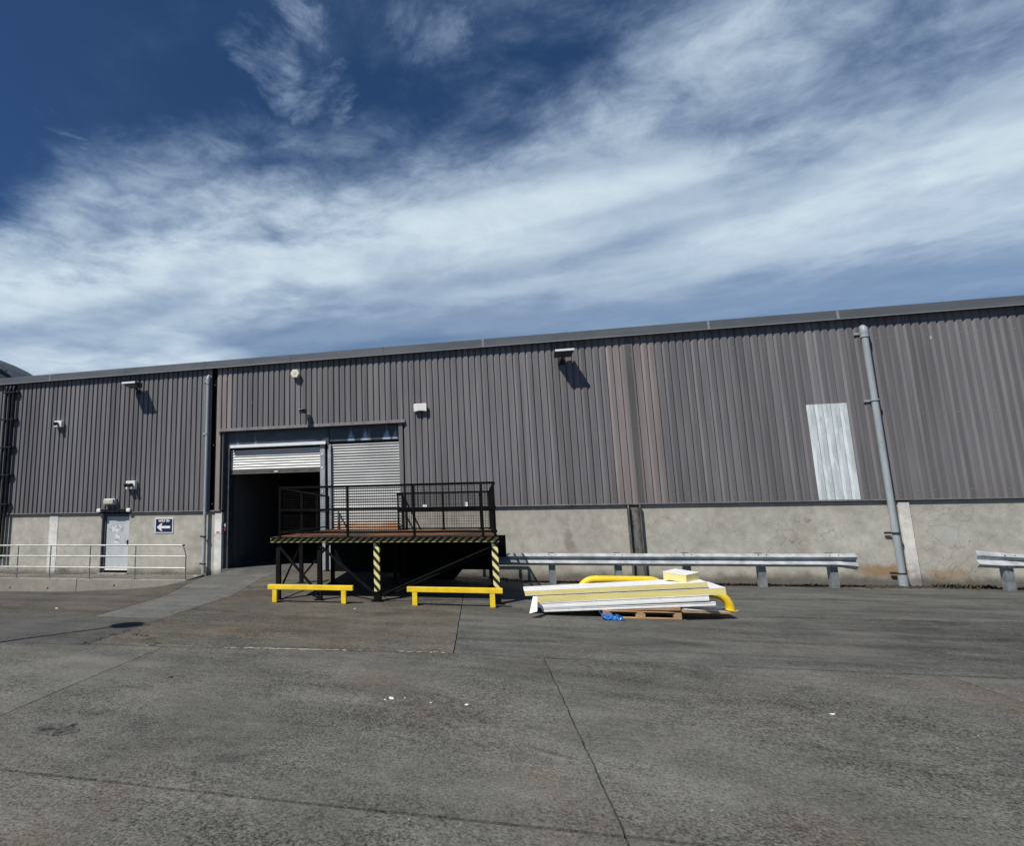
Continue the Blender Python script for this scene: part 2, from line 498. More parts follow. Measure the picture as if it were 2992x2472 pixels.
def door_mat():
    n = NT("door_paint")
    o = n.xyz()
    st = n.noise(3, 6, 0.6, (1, 1, 0.5))
    col = scaled(n, (0.52, 0.56, 0.58), n.ss(st, 0.3, 0.7, 0.88, 1.08))
    # torn remains of old notices
    t = n.noise(7.5, 6, 0.62, (1, 1, 1.2), off=(3, 0, 1))

    def zone(x0, x1, z0, z1):
        a = n.math('MULTIPLY', n.ss(o['X'], x0, x0 + 0.06), n.ss(o['X'], x1 - 0.06, x1, 1, 0))
        b = n.math('MULTIPLY', n.ss(o['Z'], z0, z0 + 0.06), n.ss(o['Z'], z1 - 0.06, z1, 1, 0))
        return n.math('MULTIPLY', a, b)
    z1 = zone(-13.74, -13.10, 1.30, 1.62)
    z2 = zone(-13.52, -13.22, 0.86, 1.25)
    z = n.math('MAXIMUM', z1, z2)
    col = n.mix(n.math('MULTIPLY', z, n.ss(t, 0.52, 0.56, 0, 0.8)), col, (0.80, 0.81, 0.80))
    col = n.mix(n.math('MULTIPLY', z, n.ss(t, 0.42, 0.45, 0.75, 0)), col, (0.20, 0.20, 0.20))
    return n.fin(col, 0.5, 0, 0.4)


M_DOOR = door_mat()
M_WHITE = simple("white_plastic", (0.80, 0.80, 0.78), 0.45, 0, 0.06, 8, 0.03)
M_CREAM = simple("cream_plastic", (0.78, 0.75, 0.62), 0.45, 0, 0.06, 8, 0.03)
M_BLACKP = simple("black_plastic", (0.012, 0.012, 0.013), 0.4, 0, 0.2)
M_GLASS = simple("lamp_glass", (0.10, 0.11, 0.12), 0.1, 0, 0.1)
M_DIFF = simple("milky_diffuser", (0.55, 0.54, 0.48), 0.3, 0, 0.15, 5)
M_ALU = simple("cast_aluminium", (0.50, 0.51, 0.52), 0.45, 0.2, 0.12, 6)
M_DKHOUS = simple("dark_housing", (0.035, 0.036, 0.038), 0.5, 0, 0.2)
M_PIPEG = simple("grey_pipe", (0.33, 0.37, 0.395), 0.45, 0, 0.12, 3, 0.05, dirt=(0.22, 0.20, 0.17), dirt_amt=0.4, stretch=(3, 3, 0.4))
M_PIPEB = simple("black_pipe", (0.011, 0.011, 0.012), 0.42, 0, 0.3, 4)
M_GALV = simple("galvanised_steel", (0.44, 0.465, 0.48), 0.48, 0.0, 0.3, 4.0, 0.08, dirt=(0.55, 0.57, 0.58), dirt_amt=0.5)
M_GALVD = simple("weathered_galvanised", (0.23, 0.25, 0.26), 0.55, 0.15, 0.3, 5, 0.1, dirt=(0.2, 0.17, 0.13), dirt_amt=0.25)
M_RAIL = simple("handrail_steel", (0.66, 0.66, 0.62), 0.4, 0.1, 0.15, 6, 0.05)
M_BLK = simple("black_painted_steel", (0.005, 0.005, 0.0055), 0.6, 0, 0.4, 5, 0.1, dirt=(0.02, 0.016, 0.012), dirt_amt=0.3, spec=0.08)
M_BLKF = simple("black_painted_frame", (0.009, 0.0093, 0.010), 0.6, 0, 0.35, 5, 0.1, dirt=(0.025, 0.020, 0.016), dirt_amt=0.3, spec=0.10)


def rust_mat():
    n = NT("rusty_deck_plate")
    a = n.noise(1.0, 7, 0.65)
    b = n.noise(11, 6, 0.7)
    col = n.mix(n.ss(a, 0.40, 0.62), (0.042, 0.031, 0.024), (0.21, 0.085, 0.032))
    col = n.mix(n.ss(b, 0.48, 0.66, 0, 0.55), col, (0.10, 0.062, 0.045))
    n.bump(b, 0.4, 0.006)
    return n.fin(col, 0.75, 0, 0.3)


M_RUST = rust_mat()


def hazard_mat(name, kx, kz, per, dull=1.0):
    n = NT(name)
    o = n.xyz()
    t = n.math('DIVIDE', n.math('ADD', n.math('MULTIPLY', o['X'], kx), n.math('MULTIPLY', o['Z'], kz)), per)
    fr = n.math('FRACT', t)
    m = n.math('MULTIPLY', n.ss(fr, 0.48, 0.50), n.ss(fr, 0.985, 1.0, 1, 0))
    d = n.noise(9, 7, 0.7)
    yel = n.mix(n.ss(d, 0.45, 0.7, 0, 0.6), (0.83 * dull, 0.76 * dull, 0.33 * dull), (0.50 * dull, 0.45 * dull, 0.22 * dull))
    blk = n.mix(n.ss(d, 0.5, 0.7, 0, 0.5), (0.014, 0.013, 0.010), (0.05, 0.045, 0.03))
    return n.fin(n.mix(m, blk, yel), 0.55, 0, 0.4)


M_HAZB = hazard_mat("hazard_edge", 1.0, -1.2, 0.150, 0.55)
M_HAZP = hazard_mat("hazard_post", 1.0, 0.85, 0.165)


def yellow_mat():
    n = NT("yellow_paint")
    a = n.noise(5, 6, 0.6)
    b = n.noise(24, 6, 0.75)
    col = scaled(n, (0.93, 0.64, 0.03), n.ss(a, 0.3, 0.7, 0.86, 1.08))
    col = n.mix(n.ss(b, 0.60, 0.66, 0, 0.6), col, (0.34, 0.20, 0.05))
    col = n.mix(n.ss(n.noise(11, 7, 0.7, (0.4, 1, 2.5), off=(5, 5, 5)), 0.60, 0.68, 0, 0.45), col, (0.16, 0.12, 0.06))
    o = n.xyz()
    base = n.math('ADD', o['Z'], n.math('MULTIPLY', b, 0.06))
    col = n.mix(n.ss(base, 0.035, 0.055, 0.85, 0), col, (0.09, 0.05, 0.02))
    n.bump(a, 0.2, 0.01)
    return n.fin(col, 0.45, 0, 0.45)


M_YEL = yellow_mat()
M_FOAM = simple("yellow_foam", (0.80, 0.68, 0.27), 0.85, 0, 0.10, 5, 0.3, stretch=(0.5, 1, 4), dirt=(0.62, 0.52, 0.22), dirt_amt=0.35)
M_PANW = simple("white_panel_skin", (0.86, 0.86, 0.85), 0.5, 0, 0.05, 4, 0.05, dirt=(0.42, 0.40, 0.36), dirt_amt=0.34)
M_WOOD = simple("raw_timber", (0.52, 0.33, 0.17), 0.75, 0, 0.25, 5, 0.25, stretch=(0.4, 3, 3), dirt=(0.30, 0.18, 0.09))
M_WOODC = simple("brown_board", (0.36, 0.23, 0.125), 0.8, 0, 0.3, 6, 0.3, dirt=(0.22, 0.13, 0.07))
M_BLUE = simple("blue_plastic_film", (0.015, 0.13, 0.42), 0.3, 0, 0.3, 12, 0.2)
M_SIGNB = simple("sign_navy", (0.010, 0.022, 0.085), 0.4, 0, 0.05)
M_SIGNW = simple("sign_white", (0.84, 0.82, 0.82), 0.45, 0, 0.03)
M_RED = simple("red_print", (0.55, 0.03, 0.03), 0.5, 0, 0.1)
M_SCRAP = simple("white_scrap", (0.75, 0.74, 0.70), 0.7, 0, 0.1)
M_STONE = simple("grey_stone", (0.30, 0.29, 0.26), 0.85, 0, 0.3)
M_DEBRIS = simple("dark_debris", (0.045, 0.036, 0.026), 0.9, 0, 0.6, 14)
M_WEED = simple("weed_green", (0.055, 0.070, 0.018), 0.7, 0, 0.5, 20)
M_GREENBRN = simple("moss", (0.060, 0.058, 0.022), 0.9, 0, 0.5, 20)
M_SCREW = simple("screw_head", (0.33, 0.32, 0.31), 0.5, 0.2, 0.1)

# ------------------------------------------------------------------ helpers: objects
ORG = {}
SHELF = {}


def thing(name, label, cat, loc=(0, 0, 0), group=None, rot=None):
    o = bpy.data.objects.new(name, None)
    o.empty_display_size = 0.2
    COL.objects.link(o)
    o.location = loc
    if rot:
        o.rotation_euler = rot
    o['label'] = label
    o['category'] = cat
    if group:
        o['group'] = group
    ORG[o.name] = Vector(loc) if not rot else Vector((0, 0, 0))
    return o


def org(o):
    return ORG.get(o.name, Vector((0, 0, 0)))


class MB:
    def __init__(s):
        s.v, s.f = [], []

    def add(s, vs, fs):
        k = len(s.v)
        s.v += [Vector(x) for x in vs]
        s.f += [tuple(i + k for i in f) for f in fs]
        return s

    def hexa(s, p):
        return s.add(p, [(0, 3, 2, 1), (4, 5, 6, 7), (0, 1, 5, 4), (1, 2, 6, 5), (2, 3, 7, 6), (3, 0, 4, 7)])

    def box(s, x0, x1, y0, y1, z0, z1):
        return s.hexa([(x0, y0, z0), (x1, y0, z0), (x1, y1, z0), (x0, y1, z0), (x0, y0, z1), (x1, y0, z1), (x1, y1, z1), (x0, y1, z1)])

    def bar(s, a, b, w, h, side=None):
        a, b = Vector(a), Vector(b)
        d = (b - a).normalized()
        sd = Vector(side) if side else d.cross(Vector((0, 0, 1)))
        if sd.length < 1e-4:
            sd = Vector((1, 0, 0))
        sd = (sd - d * sd.dot(d)).normalized()
        up = sd.cross(d).normalized()
        sd, up = sd * w / 2, up * h / 2
        return s.hexa([a - sd - up, a + sd - up, b + sd - up, b - sd - up, a - sd + up, a + sd + up, b + sd + up, b - sd + up])

    def tube(s, pts, r, n=10, caps=True):
        pts = [Vector(p) for p in pts]
        rr = r if isinstance(r, (list, tuple)) else [r] * len(pts)
        k = len(s.v)
        prev = None
        for i, p in enumerate(pts):
            d = (pts[min(i + 1, len(pts) - 1)] - pts[max(i - 1, 0)]).normalized()
            if prev is None:
                a = d.orthogonal().normalized()
            else:
                a = (prev - d * prev.dot(d)).normalized()
            prev = a
            b = d.cross(a)
            for j in range(n):
                t = 2 * math.pi * j / n
                s.v.append(p + (a * math.cos(t) + b * math.sin(t)) * rr[i])
        for i in range(len(pts) - 1):
            for j in range(n):
                q = (j + 1) % n
                s.f.append((k + i * n + j, k + i * n + q, k + (i + 1) * n + q, k + (i + 1) * n + j))
        if caps:
            s.f.append(tuple(k + j for j in reversed(range(n))))
            e = k + (len(pts) - 1) * n
            s.f.append(tuple(e + j for j in range(n)))
        return s

    def prism(s, poly, vec):
        n = len(poly)
        vec = Vector(vec)
        vs = [Vector(p) for p in poly] + [Vector(p) + vec for p in poly]
        fs = [tuple(reversed(range(n))), tuple(range(n, 2 * n))]
        fs += [(i, (i + 1) % n, n + (i + 1) % n, n + i) for i in range(n)]
        return s.add(vs, fs)

    def lathe(s, prof, c, n=16):
        """prof: (r, z) list, around a vertical axis at c"""
        k = len(s.v)
        for r, z in prof:
            for j in range(n):
                t = 2 * math.pi * j / n
                s.v.append(Vector((c[0] + r * math.cos(t), c[1] + r * math.sin(t), c[2] + z)))
        for i in range(len(prof) - 1):
            for j in range(n):
                q = (j + 1) % n
                s.f.append((k + i * n + j, k + i * n + q, k + (i + 1) * n + q, k + (i + 1) * n + j))
        return s

    def mesh(s, name, o=Vector((0, 0, 0)), smooth=False):
        me = bpy.data.meshes.new(name)
        me.from_pydata([v - o for v in s.v], [], s.f)
        bm = bmesh.new()
        bm.from_mesh(me)
        bmesh.ops.recalc_face_normals(bm, faces=bm.faces)
        bm.to_mesh(me)
        bm.free()
        if smooth:
            for p in me.polygons:
                p.use_smooth = True
        me.update()
        return me


def put(name, me, mat, parent=None, loc=None):
    o = bpy.data.objects.new(name, me)
    COL.objects.link(o)
    if mat and not me.materials:
        me.materials.append(mat)
    if parent:
        o.parent = parent
        ORG[o.name] = org(parent)
    if loc:
        o.location = loc
    return o


def part(name, mb, mat, parent, bevel=0.0, smooth=False, label=None, kind=None):
    o = put(name, mb.mesh(name, org(parent), smooth), mat, parent)
    if bevel:
        bv = o.modifiers.new("bevel", 'BEVEL')
        bv.width = bevel
        bv.segments = 2
        bv.limit_method = 'ANGLE'
    if smooth:
        es = o.modifiers.new("split", 'EDGE_SPLIT')
        es.split_angle = R(40)
    if label:
        o['label'] = label
    if kind:
        o['kind'] = kind
    return o


def single(name, mb, mat, label, cat, group=None, bevel=0.0, smooth=False, kind=None, origin=None):
    """a top-level thing that is one mesh"""
    og = Vector(origin) if origin else Vector((0, 0, 0))
    o = put(name, mb.mesh(name, og, smooth), mat)
    o.location = og
    ORG[o.name] = og
    if bevel:
        bv = o.modifiers.new("bevel", 'BEVEL')
        bv.width = bevel
        bv.segments = 2
        bv.limit_method = 'ANGLE'
    if kind:
        o['kind'] = kind
    else:
        o['category'] = cat
        o['label'] = label
        if group:
            o['group'] = group
    return o


def copy_tree(o, parent=None):
    c = o.copy()
    COL.objects.link(c)
    if parent:
        c.parent = parent
    for ch in o.children:
        copy_tree(ch, c)
    return c


def sstep(x, a, b):
    t = min(1, max(0, (x - a) / (b - a)))
    return t * t * (3 - 2 * t)


# height of the yard: level in front, falling away along the foot of the building
WALLH = [(-40, -0.95), (-17.3, -0.93), (-15.1, -0.78), (-12.5, -0.60), (-10.2, -0.46), (-9.55, -0.40), (-8.3, 0.0), (-3.0, 0.0), (-1.0, -0.10), (1.6, -0.28), (6.8, -0.29), (11.7, -0.30), (40, -0.36)]


def hz(x, y):
    for (xa, za), (xb, zb) in zip(WALLH, WALLH[1:]):
        if xa <= x <= xb:
            t = (x - xa) / (xb - xa)
            t = t * t * (3 - 2 * t)
            o = za + (zb - za) * t
            break
    else:
        o = -0.5
    w = sstep(y, -7.0 if x < -5 else -4.2, -1.2)
    return o * w + 0.012 * noise.noise(Vector((x * 0.35, y * 0.35, 0)))


# ------------------------------------------------------------------ sky is the world; the ground
def ground_sheet():
    xs = [-700, -200, -60] + [-34 + i * 1.0 for i in range(63)] + [60, 200, 700]
    ys = [-700, -200, -60] + [-30 + i * 1.0 for i in range(34)] + [20, 60, 200, 900]
    v, f = [], []
    for y in ys:
        for x in xs:
            v.append((x, y, hz(max(-39, min(39, x)), y) - 0.045 if y < 3.5 else hz(max(-39, min(39, x)), 0) - 0.045))
    n = len(xs)
    for j in range(len(ys) - 1):
        for i in range(n - 1):
            f.append((j * n + i, j * n + i + 1, (j + 1) * n + i + 1, (j + 1) * n + i))
    mb = MB().add(v, f)
    o = put("ground", mb.mesh("ground", smooth=True), M_BASE)
    o['kind'] = 'structure'
    return o


ground = ground_sheet()
JY = 0.017          # joints seen end on are a little wider
J = 0.0065          # half a joint


def slab(poly, mat, name="concrete_slab", step=0.6, rough=0.006, jz=0.0):
    """a cast slab: flat polygon in x, y, cut into a fine grid, draped on the yard, with ragged edges and thickness"""
    bm = bmesh.new()
    vs = [bm.verts.new((x, y, 0)) for x, y in poly]
    bm.faces.new(vs)
    xs = [p[0] for p in poly]; ys = [p[1] for p in poly]
    x = math.ceil(min(xs) / step) * step
    while x < max(xs):
        bmesh.ops.bisect_plane(bm, geom=bm.verts[:] + bm.edges[:] + bm.faces[:], plane_co=(x, 0, 0), plane_no=(1, 0, 0))
        x += step
    y = math.ceil(min(ys) / step) * step
    while y < max(ys):
        bmesh.ops.bisect_plane(bm, geom=bm.verts[:] + bm.edges[:] + bm.faces[:], plane_co=(0, y, 0), plane_no=(0, 1, 0))
        y += step
    # more points along the rim so that the joint wanders
    rim = [e for e in bm.edges if e.is_boundary]
    bmesh.ops.subdivide_edges(bm, edges=rim, cuts=3)
    rimv = {v for e in bm.edges if e.is_boundary for v in e.verts}
    for v in bm.verts:
        if v in rimv:
            v.co.x += rough * 2 * noise.noise(v.co * 5.1)
            v.co.y += rough * 2 * noise.noise(v.co * 5.1 + Vector((9, 4, 2)))
    top = bm.faces[:]
    bmesh.ops.recalc_face_normals(bm, faces=top)
    ext = bmesh.ops.extrude_face_region(bm, geom=[e for e in bm.edges if e.is_boundary])
    new = [g for g in ext['geom'] if isinstance(g, bmesh.types.BMVert)]
    newset = set(new)
    for v in bm.verts:
        z = hz(v.co.x, v.co.y) + jz
        v.co.z = z - 0.06 if v in newset else (z - 0.004 if v in rimv else z)
    bmesh.ops.recalc_face_normals(bm, faces=bm.faces)
    up = sum(f.normal.z for f in bm.faces)
    if up < 0:
        bmesh.ops.reverse_faces(bm, faces=bm.faces)
    me = bpy.data.meshes.new(name)
    bm.to_mesh(me)
    bm.free()
    for p in me.polygons:
        p.use_smooth = True
    me.set_sharp_from_angle(angle=R(40))
    return put(name, me, mat, ground)


def rect(x0, x1, y0, y1):
    return [(x0 + J, y0 + JY), (x1 - J, y0 + JY), (x1 - J, y1 - JY), (x0 + J, y1 - JY)]


# near row, middle row, far row (joints where the photo shows them)
for x0, x1 in ((-20, -14.9), (-14.9, -9.75), (-9.75, -4.5), (-4.5, 0.74), (0.74, 4.95), (4.95, 10.2), (10.2, 15.45), (15.45, 20)):
    slab(rect(x0, x1, -19.8, -14.70), M_SLAB, step=0.8)


def y1(x):      # the long joint parallel to the building is not quite straight
    pts = [(-20, -11.4), (-6.2, -11.07), (-4.6, -10.93), (-0.36, -10.63), (0.74, -10.69), (5.6, -10.75), (20, -10.9)]
    for (a, ya), (b, yb) in zip(pts, pts[1:]):
        if a <= x <= b:
            return ya + (yb - ya) * (x - a) / (b - a)
    return -10.8


for x0, x1 in ((-20, -14.9), (-14.9, -9.75), (-9.75, -4.5), (-4.5, 0.74), (0.74, 4.95), (4.95, 10.2), (10.2, 15.45), (15.45, 20)):
    top = [(x0 + J, y1(x0) - JY)] + [(q, y1(q) - JY) for q in (-6.2, -4.6, -0.36, 5.6) if x0 + 0.2 < q < x1 - 0.2] + [(x1 - J, y1(x1) - JY)]
    slab([(x0 + J, -14.70 + JY), (x1 - J, -14.70 + JY)] + list(reversed(top)), M_SLAB)
# brown slab in front of the platform, dark asphalt to the right
slab([(-5.74 + J, y1(-5.74) + J), (-4.6, y1(-4.6) + J), (-0.40 - J, y1(-0.4) + J), (-0.40 - J, -6.9), (-0.40 - J, 0.04), (-6.6, 0.04), (-6.43 + J, -2.6), (-5.73 + J, -6.0)], M_SLABW, "concrete_slab")
slab([(-0.40 + J, y1(-0.4) + J), (0.74, y1(0.74) + J), (5.6, y1(5.6) + J), (24, y1(20) + J), (24, 0.04), (-0.40 + J, 0.04)], M_ASPH, "asphalt_surface")
# left: drive to the open shutter, its paler patch, and the strip along the kerb
slab([(-20, y1(-20) + J), (-6.2, y1(-6.2) + J), (-5.74 - J, y1(-5.74) + J), (-5.74 - J, -8.91 - J), (-7.2, -8.95 - J), (-9.0, -9.42 - J), (-20, -11.0)], M_DRIVE, "asphalt_surface")
slab([(-7.2 + J, -8.95 + J), (-5.74 - J, -8.91 + J), (-5.73 - J, -6.0), (-6.43 - J, -2.6), (-6.6 - J, 0.04), (-9.05, 0.04), (-8.11 + J, -3.63), (-7.3 + J, -6.41)], M_PATCH, "asphalt_surface")
slab([(-20, -11.0 + 2 * J), (-9.0, -9.42 + J), (-7.2 - J, -8.95 + J), (-7.3 - J, -6.41), (-8.11 - J, -3.63), (-9.05 - J, 0.04), (-9.62, 0.04), (-9.62, -1.27), (-20, -1.27)], M_SLABW, "concrete_slab")

# ------------------------------------------------------------------ the warehouse
wh = thing("warehouse", "long grey warehouse of ribbed metal cladding on a low concrete wall", "warehouse", (0, 0.3, 0))
PITCH = 0.205
NRIB = 5
SW = PITCH * NRIB


def sheet_profile(n):
    """x, y of a ribbed sheet n ribs wide; crest towards the yard"""
    pr = []
    for i in range(n):
        x = i * PITCH
        pr += [(x, 0.045), (x + 0.010, 0.045), (x + 0.068, 0.0), (x + 0.186, 0.0), (x + 0.204, 0.045)]
    pr.append((n * PITCH, 0.045))
    return pr


def sheet_mesh(n, z0, z1):
    mb = MB()
    pr = sheet_profile(n)
    vs, fs = [], []
    zs = [z0, z0 + (z1 - z0) * 0.5, z1]
    for z in zs:
        for x, y in pr:
            vs.append((x, y, z))
    k = len(pr)
    for j in range(2):
        for i in range(k - 1):
            fs.append((j * k + i, j * k + i + 1, (j + 1) * k + i + 1, (j + 1) * k + i))
    # back face just behind, and the cut lower edge, so that the sheet has thickness
    b = len(vs)
    for x, y in pr:
        vs.append((x, y + 0.004, z0))
    for i in range(k - 1):
        fs.append((i, b + i, b + i + 1, i + 1))
    return MB().add(vs, fs).mesh("cladding_sheet")


X0 = 3.817 - 0.2       # a valley falls here
SHEETS = {}


def cladding(xa, n, z0, z1, mat, yo=0.0, label=None):
    key = (n, round(z0, 2), round(z1, 2), mat.name)
    if key not in SHEETS:
        me = sheet_mesh(n, z0, z1)
        me.materials.append(mat)
        SHEETS[key] = me
    o = put("cladding_sheet", SHEETS[key], None, wh, (xa, -0.3 + yo, 0))
    if label:
        o['label'] = label
    return o


ZT = 7.44
grid0 = X0 - 24 * SW
x = grid0
segs = []
OPEN_L, OPEN_R = -9.01, -2.43


def run(xa, xb, z0, z1):
    """cover xa..xb with sheets on the rib grid"""
    i0 = round((xa - grid0) / PITCH)
    i1 = round((xb - grid0) / PITCH)
    i = i0
    while i < i1:
        step = min(NRIB - (i % NRIB), i1 - i)
        xs = grid0 + i * PITCH
        if xs < 4.2 < xs + step * PITCH - 0.15 and xs + 0.15 < 4.2:
            step = max(1, round((4.2 - xs) / PITCH))
        mid = xs + step * PITCH / 2
        mat = M_CLAD
        if 4.15 < mid < 4.9 or 5.0 < mid < 5.65:
            mat = M_CLADF
        elif mid < -9.4 and mid > -10.2:
            mat = M_CLADF
        elif -9.4 < mid < -8.2:
            mat = M_CLADF
        cladding(xs, step, z0, z1, mat)
        i += step


run(-21.0, -9.45, 2.06, ZT)
run(-9.33, -9.0, 2.06, 4.97)
run(-9.33, -2.43, 4.97, ZT)
run(-2.43, 21.6, 2.06, ZT)
# darker cover strip at the sheet joint over the steel column
part("cover_strip", MB().box(4.80, 4.975, -0.006, 0.04, 2.06, ZT), M_CLADD, wh, 0.004, label="darker weathered vertical strip between faded sheets")
# screws
sb = MB()
for zz in (2.30, 4.45, 6.72):
    xx = grid0
    i = 0
    while xx < 21.2:
        i += 1
        cx = xx + 0.126
        if i % 2 and not (OPEN_L - 0.3 < cx < OPEN_R + 0.2 and zz < 5):
            sb.lathe([(0.016, 0.0), (0.013, 0.006), (0.0, 0.008)], (0, 0, 0), 6)
            for v in sb.v[-18:]:
                v.xyz = (cx + v.x, -0.001 - v.z, zz + v.y)
        xx += PITCH
part("screw", sb, M_SCREW, wh, kind="stuff")
# unseen dark backing behind the sheets, put in to block light
bk = MB()
bk.box(-21, -9.47, 0.055, 0.16, 2.02, 7.5)
bk.box(-9.31, OPEN_L, 0.055, 0.16, 2.02, 4.90)
bk.box(-9.47, -9.31, 0.10, 0.16, 2.02, 7.5)
bk.box(-9.31, OPEN_R, 0.055, 0.16, 5.06, 7.5)
bk.box(OPEN_R, 21.6, 0.055, 0.16, 2.02, 7.5)
part("backing_wall", bk, M_DARK, wh)
# drip flashing along the foot of the cladding
for xa, xb in ((-21, -14.0), (-12.76, -9.05), (-2.40, 4.35), (4.35, 11.2), (11.2, 21.6)):
    f = MB()
    f.prism([(xa, 0.056, 2.075), (xa, -0.016, 2.066), (xa, -0.022, 2.035), (xa, -0.014, 2.035), (xa, -0.008, 2.055), (xa, 0.056, 2.062)], (xb - xa - 0.004, 0, 0))
    part("drip_flashing", f, M_FLASH, wh)
# fascia in lengths of 3.4 m with cover joints
seams = [-20.0, -16.56, -13.15, -9.77, -6.38, -2.98, 0.43, 3.83, 7.20, 10.61, 13.99, 17.4, 20.8, 21.9]
for a, b in zip(seams, seams[1:]):
    f = MB()
    f.prism([(a, 0.30, 7.62), (a, -0.13, 7.62), (a, -0.13, 7.365), (a, -0.145, 7.355), (a, -0.145, 7.34), (a, -0.11, 7.345), (a, -0.11, 7.59), (a, 0.30, 7.59)], (b - a - 0.008, 0, 0))
    part("fascia_panel", f, M_FASC, wh)
    l = MB().box(a, b - 0.008, -0.152, -0.1455, 7.335, 7.352)
    part("fascia_lip", l, M_FASCL, wh)
    c = MB().box(b - 0.03, b + 0.03, -0.137, -0.1305, 7.36, 7.622)
    part("fascia_joint_cover", c, M_FASCL if b in (-16.56, 7.20, 10.61, 0.43) else M_FASC, wh)
rf = MB()
rf.hexa([(-21, -0.10, 7.50), (21.9, -0.10, 7.50), (21.9, 26, 8.9), (-21, 26, 8.9), (-21, -0.10, 7.585), (21.9, -0.10, 7.585), (21.9, 26, 9.0), (-21, 26, 9.0)])
part("roof", rf, M_ROOF, wh)
# soffit closing the gap behind the fascia
part("soffit", MB().box(-20, 21.8, -0.109, 0.054, 7.46, 7.48), M_DARK, wh)
# outer end and rear walls, interior partitions
part("end_wall", MB().box(-21.2, -21.0, 0.0, 26, -1.2, 7.48), M_ROOF, wh)
part("end_wall", MB().box(21.6, 21.8, 0.0, 26, -1.2, 7.48), M_ROOF, wh)
part("rear_wall", MB().box(-21, 21.6, 25.8, 26, -1.2, 8.8), M_ROOF, wh)
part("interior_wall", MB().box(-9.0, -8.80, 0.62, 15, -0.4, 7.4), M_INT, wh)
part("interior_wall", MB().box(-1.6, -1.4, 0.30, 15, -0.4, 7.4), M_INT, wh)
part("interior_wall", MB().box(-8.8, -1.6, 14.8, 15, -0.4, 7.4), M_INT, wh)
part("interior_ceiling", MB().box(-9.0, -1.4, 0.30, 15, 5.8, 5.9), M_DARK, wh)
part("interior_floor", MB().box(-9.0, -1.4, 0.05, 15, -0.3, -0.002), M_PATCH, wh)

# low concrete wall in bays
for xa, xb in ((-21.0, -16.285), (-15.885, -13.955), (-12.775, -9.275), (-2.40, 4.47), (4.83, 11.44), (11.735, 18.3), (18.56, 21.6)):
    part("concrete_panel", MB().box(xa, xb, 0.06, 0.30, -1.4, 2.03), M_WALL, wh)
for xa, xb, y in ((-16.28, -15.89, 0.045), (-9.27, -9.0, 0.03), (11.445, 11.705, 0.02), (18.3, 18.56, 0.02)):
    part("pilaster", MB().box(xa, xb, y, 0.32, -1.4, 2.0), M_PIL, wh, 0.006, label="pale concrete strip between wall bays")
part("joint_gap", MB().box(11.70, 11.74, 0.12, 0.30, -1.4, 2.03), M_DARK, wh)
# open steel column between two bays, flanges towards the yard
sc = MB()
sc.box(4.475, 4.50, -0.10, 0.26, -0.4, 2.05)
sc.box(4.80, 4.825, -0.10, 0.26, -0.4, 2.05)
sc.box(4.50, 4.80, 0.035, 0.055, -0.4, 2.05)
part("steel_column", sc, simple("column_grime", (0.16, 0.155, 0.145), 0.7, 0, 0.6, 4, 0.3, dirt=(0.03, 0.03, 0.03), dirt_amt=0.9, stretch=(2, 1, 0.4)), wh, 0.003, label="weathered open steel column with pale flange edges")

# steel door in its recess
dw = MB().box(-13.84, -12.79, 0.19, 0.235, -0.10, 2.02)
door = part("door", dw, M_DOOR, wh, 0.006, label="pale steel door with torn notice remains")
fr = MB()
fr.box(-13.955, -13.84, 0.15, 0.30, -0.25, 2.03)
fr.box(-12.79, -12.775, 0.10, 0.30, -0.25, 2.03)
fr.box(-13.84, -12.79, 0.15, 0.30, 1.90, 2.03)
part("frame", fr, M_DKSTEEL, door, 0.004)
part("kick_plate", MB().box(-13.82, -12.80, 0.175, 0.1895, -0.10, 0.0), M_WHITE, door, 0.004)
hd = MB().box(-12.90, -12.85, 0.13, 0.189, 0.84, 1.02)
hd.tube([(-12.875, 0.125, 0.95), (-12.97, 0.12, 0.95)], 0.012, 8)
part("handle", hd, M_BLACKP, door)
part("threshold", MB().box(-14.0, -12.76, -0.05, 0.30, -0.33, -0.19), M_KERB, door, 0.01)
part("door_recess", MB().box(-13.95, -12.78, 0.28, 0.30, -0.3, 2.05), M_DARK, door)
cp = MB().prism([(-14.02, 0.05, 2.20), (-14.02, -0.07, 2.175), (-14.02, -0.07, 2.15), (-14.02, 0.05, 2.17)], (1.27, 0, 0))
part("door_canopy", cp, M_DKHOUS, wh)
for xx in (-14.10, -12.83):
    b = MB().box(xx - 0.01, xx + 0.16, -0.10, -0.024, 2.06, 2.20)
    part("canopy_end_cap", b, M_WHITE, wh, 0.03)

# loading opening: trim, header, posts, shutters
tr = MB()
tr.prism([(-9.20, 0.05, 5.06), (-9.20, -0.075, 5.03), (-9.20, -0.085, 4.93), (-9.20, -0.06, 4.93), (-9.20, -0.055, 5.01), (-9.20, 0.05, 5.04)], (6.92, 0, 0))
part("opening_trim", tr, M_FLASH, wh)
jt = MB().box(OPEN_R - 0.075, OPEN_R + 0.06, -0.012, 0.30, 2.04, 4.93)
part("jamb_trim", jt, M_FLASH, wh, 0.005)
part("jamb_trim", MB().box(-9.02, -8.985, -0.01, 0.30, 2.06, 4.93), M_FLASH, wh, 0.005)
jl = MB()
jl.box(-8.985, -8.80, 0.20, 0.60, -0.1, 5.05)
jl.box(-8.84, -8.79, 0.13, 0.20, -0.1, 4.42)
part("shutter_guide", jl, M_DKSTEEL, wh, 0.004)
part("header_panel", MB().box(-8.985, -5.15, 0.18, 0.24, 4.40, 5.05), M_HEAD, wh)
part("header_panel", MB().box(-5.02, -2.50, 0.20, 0.26, 4.42, 5.05), M_HEAD, wh)
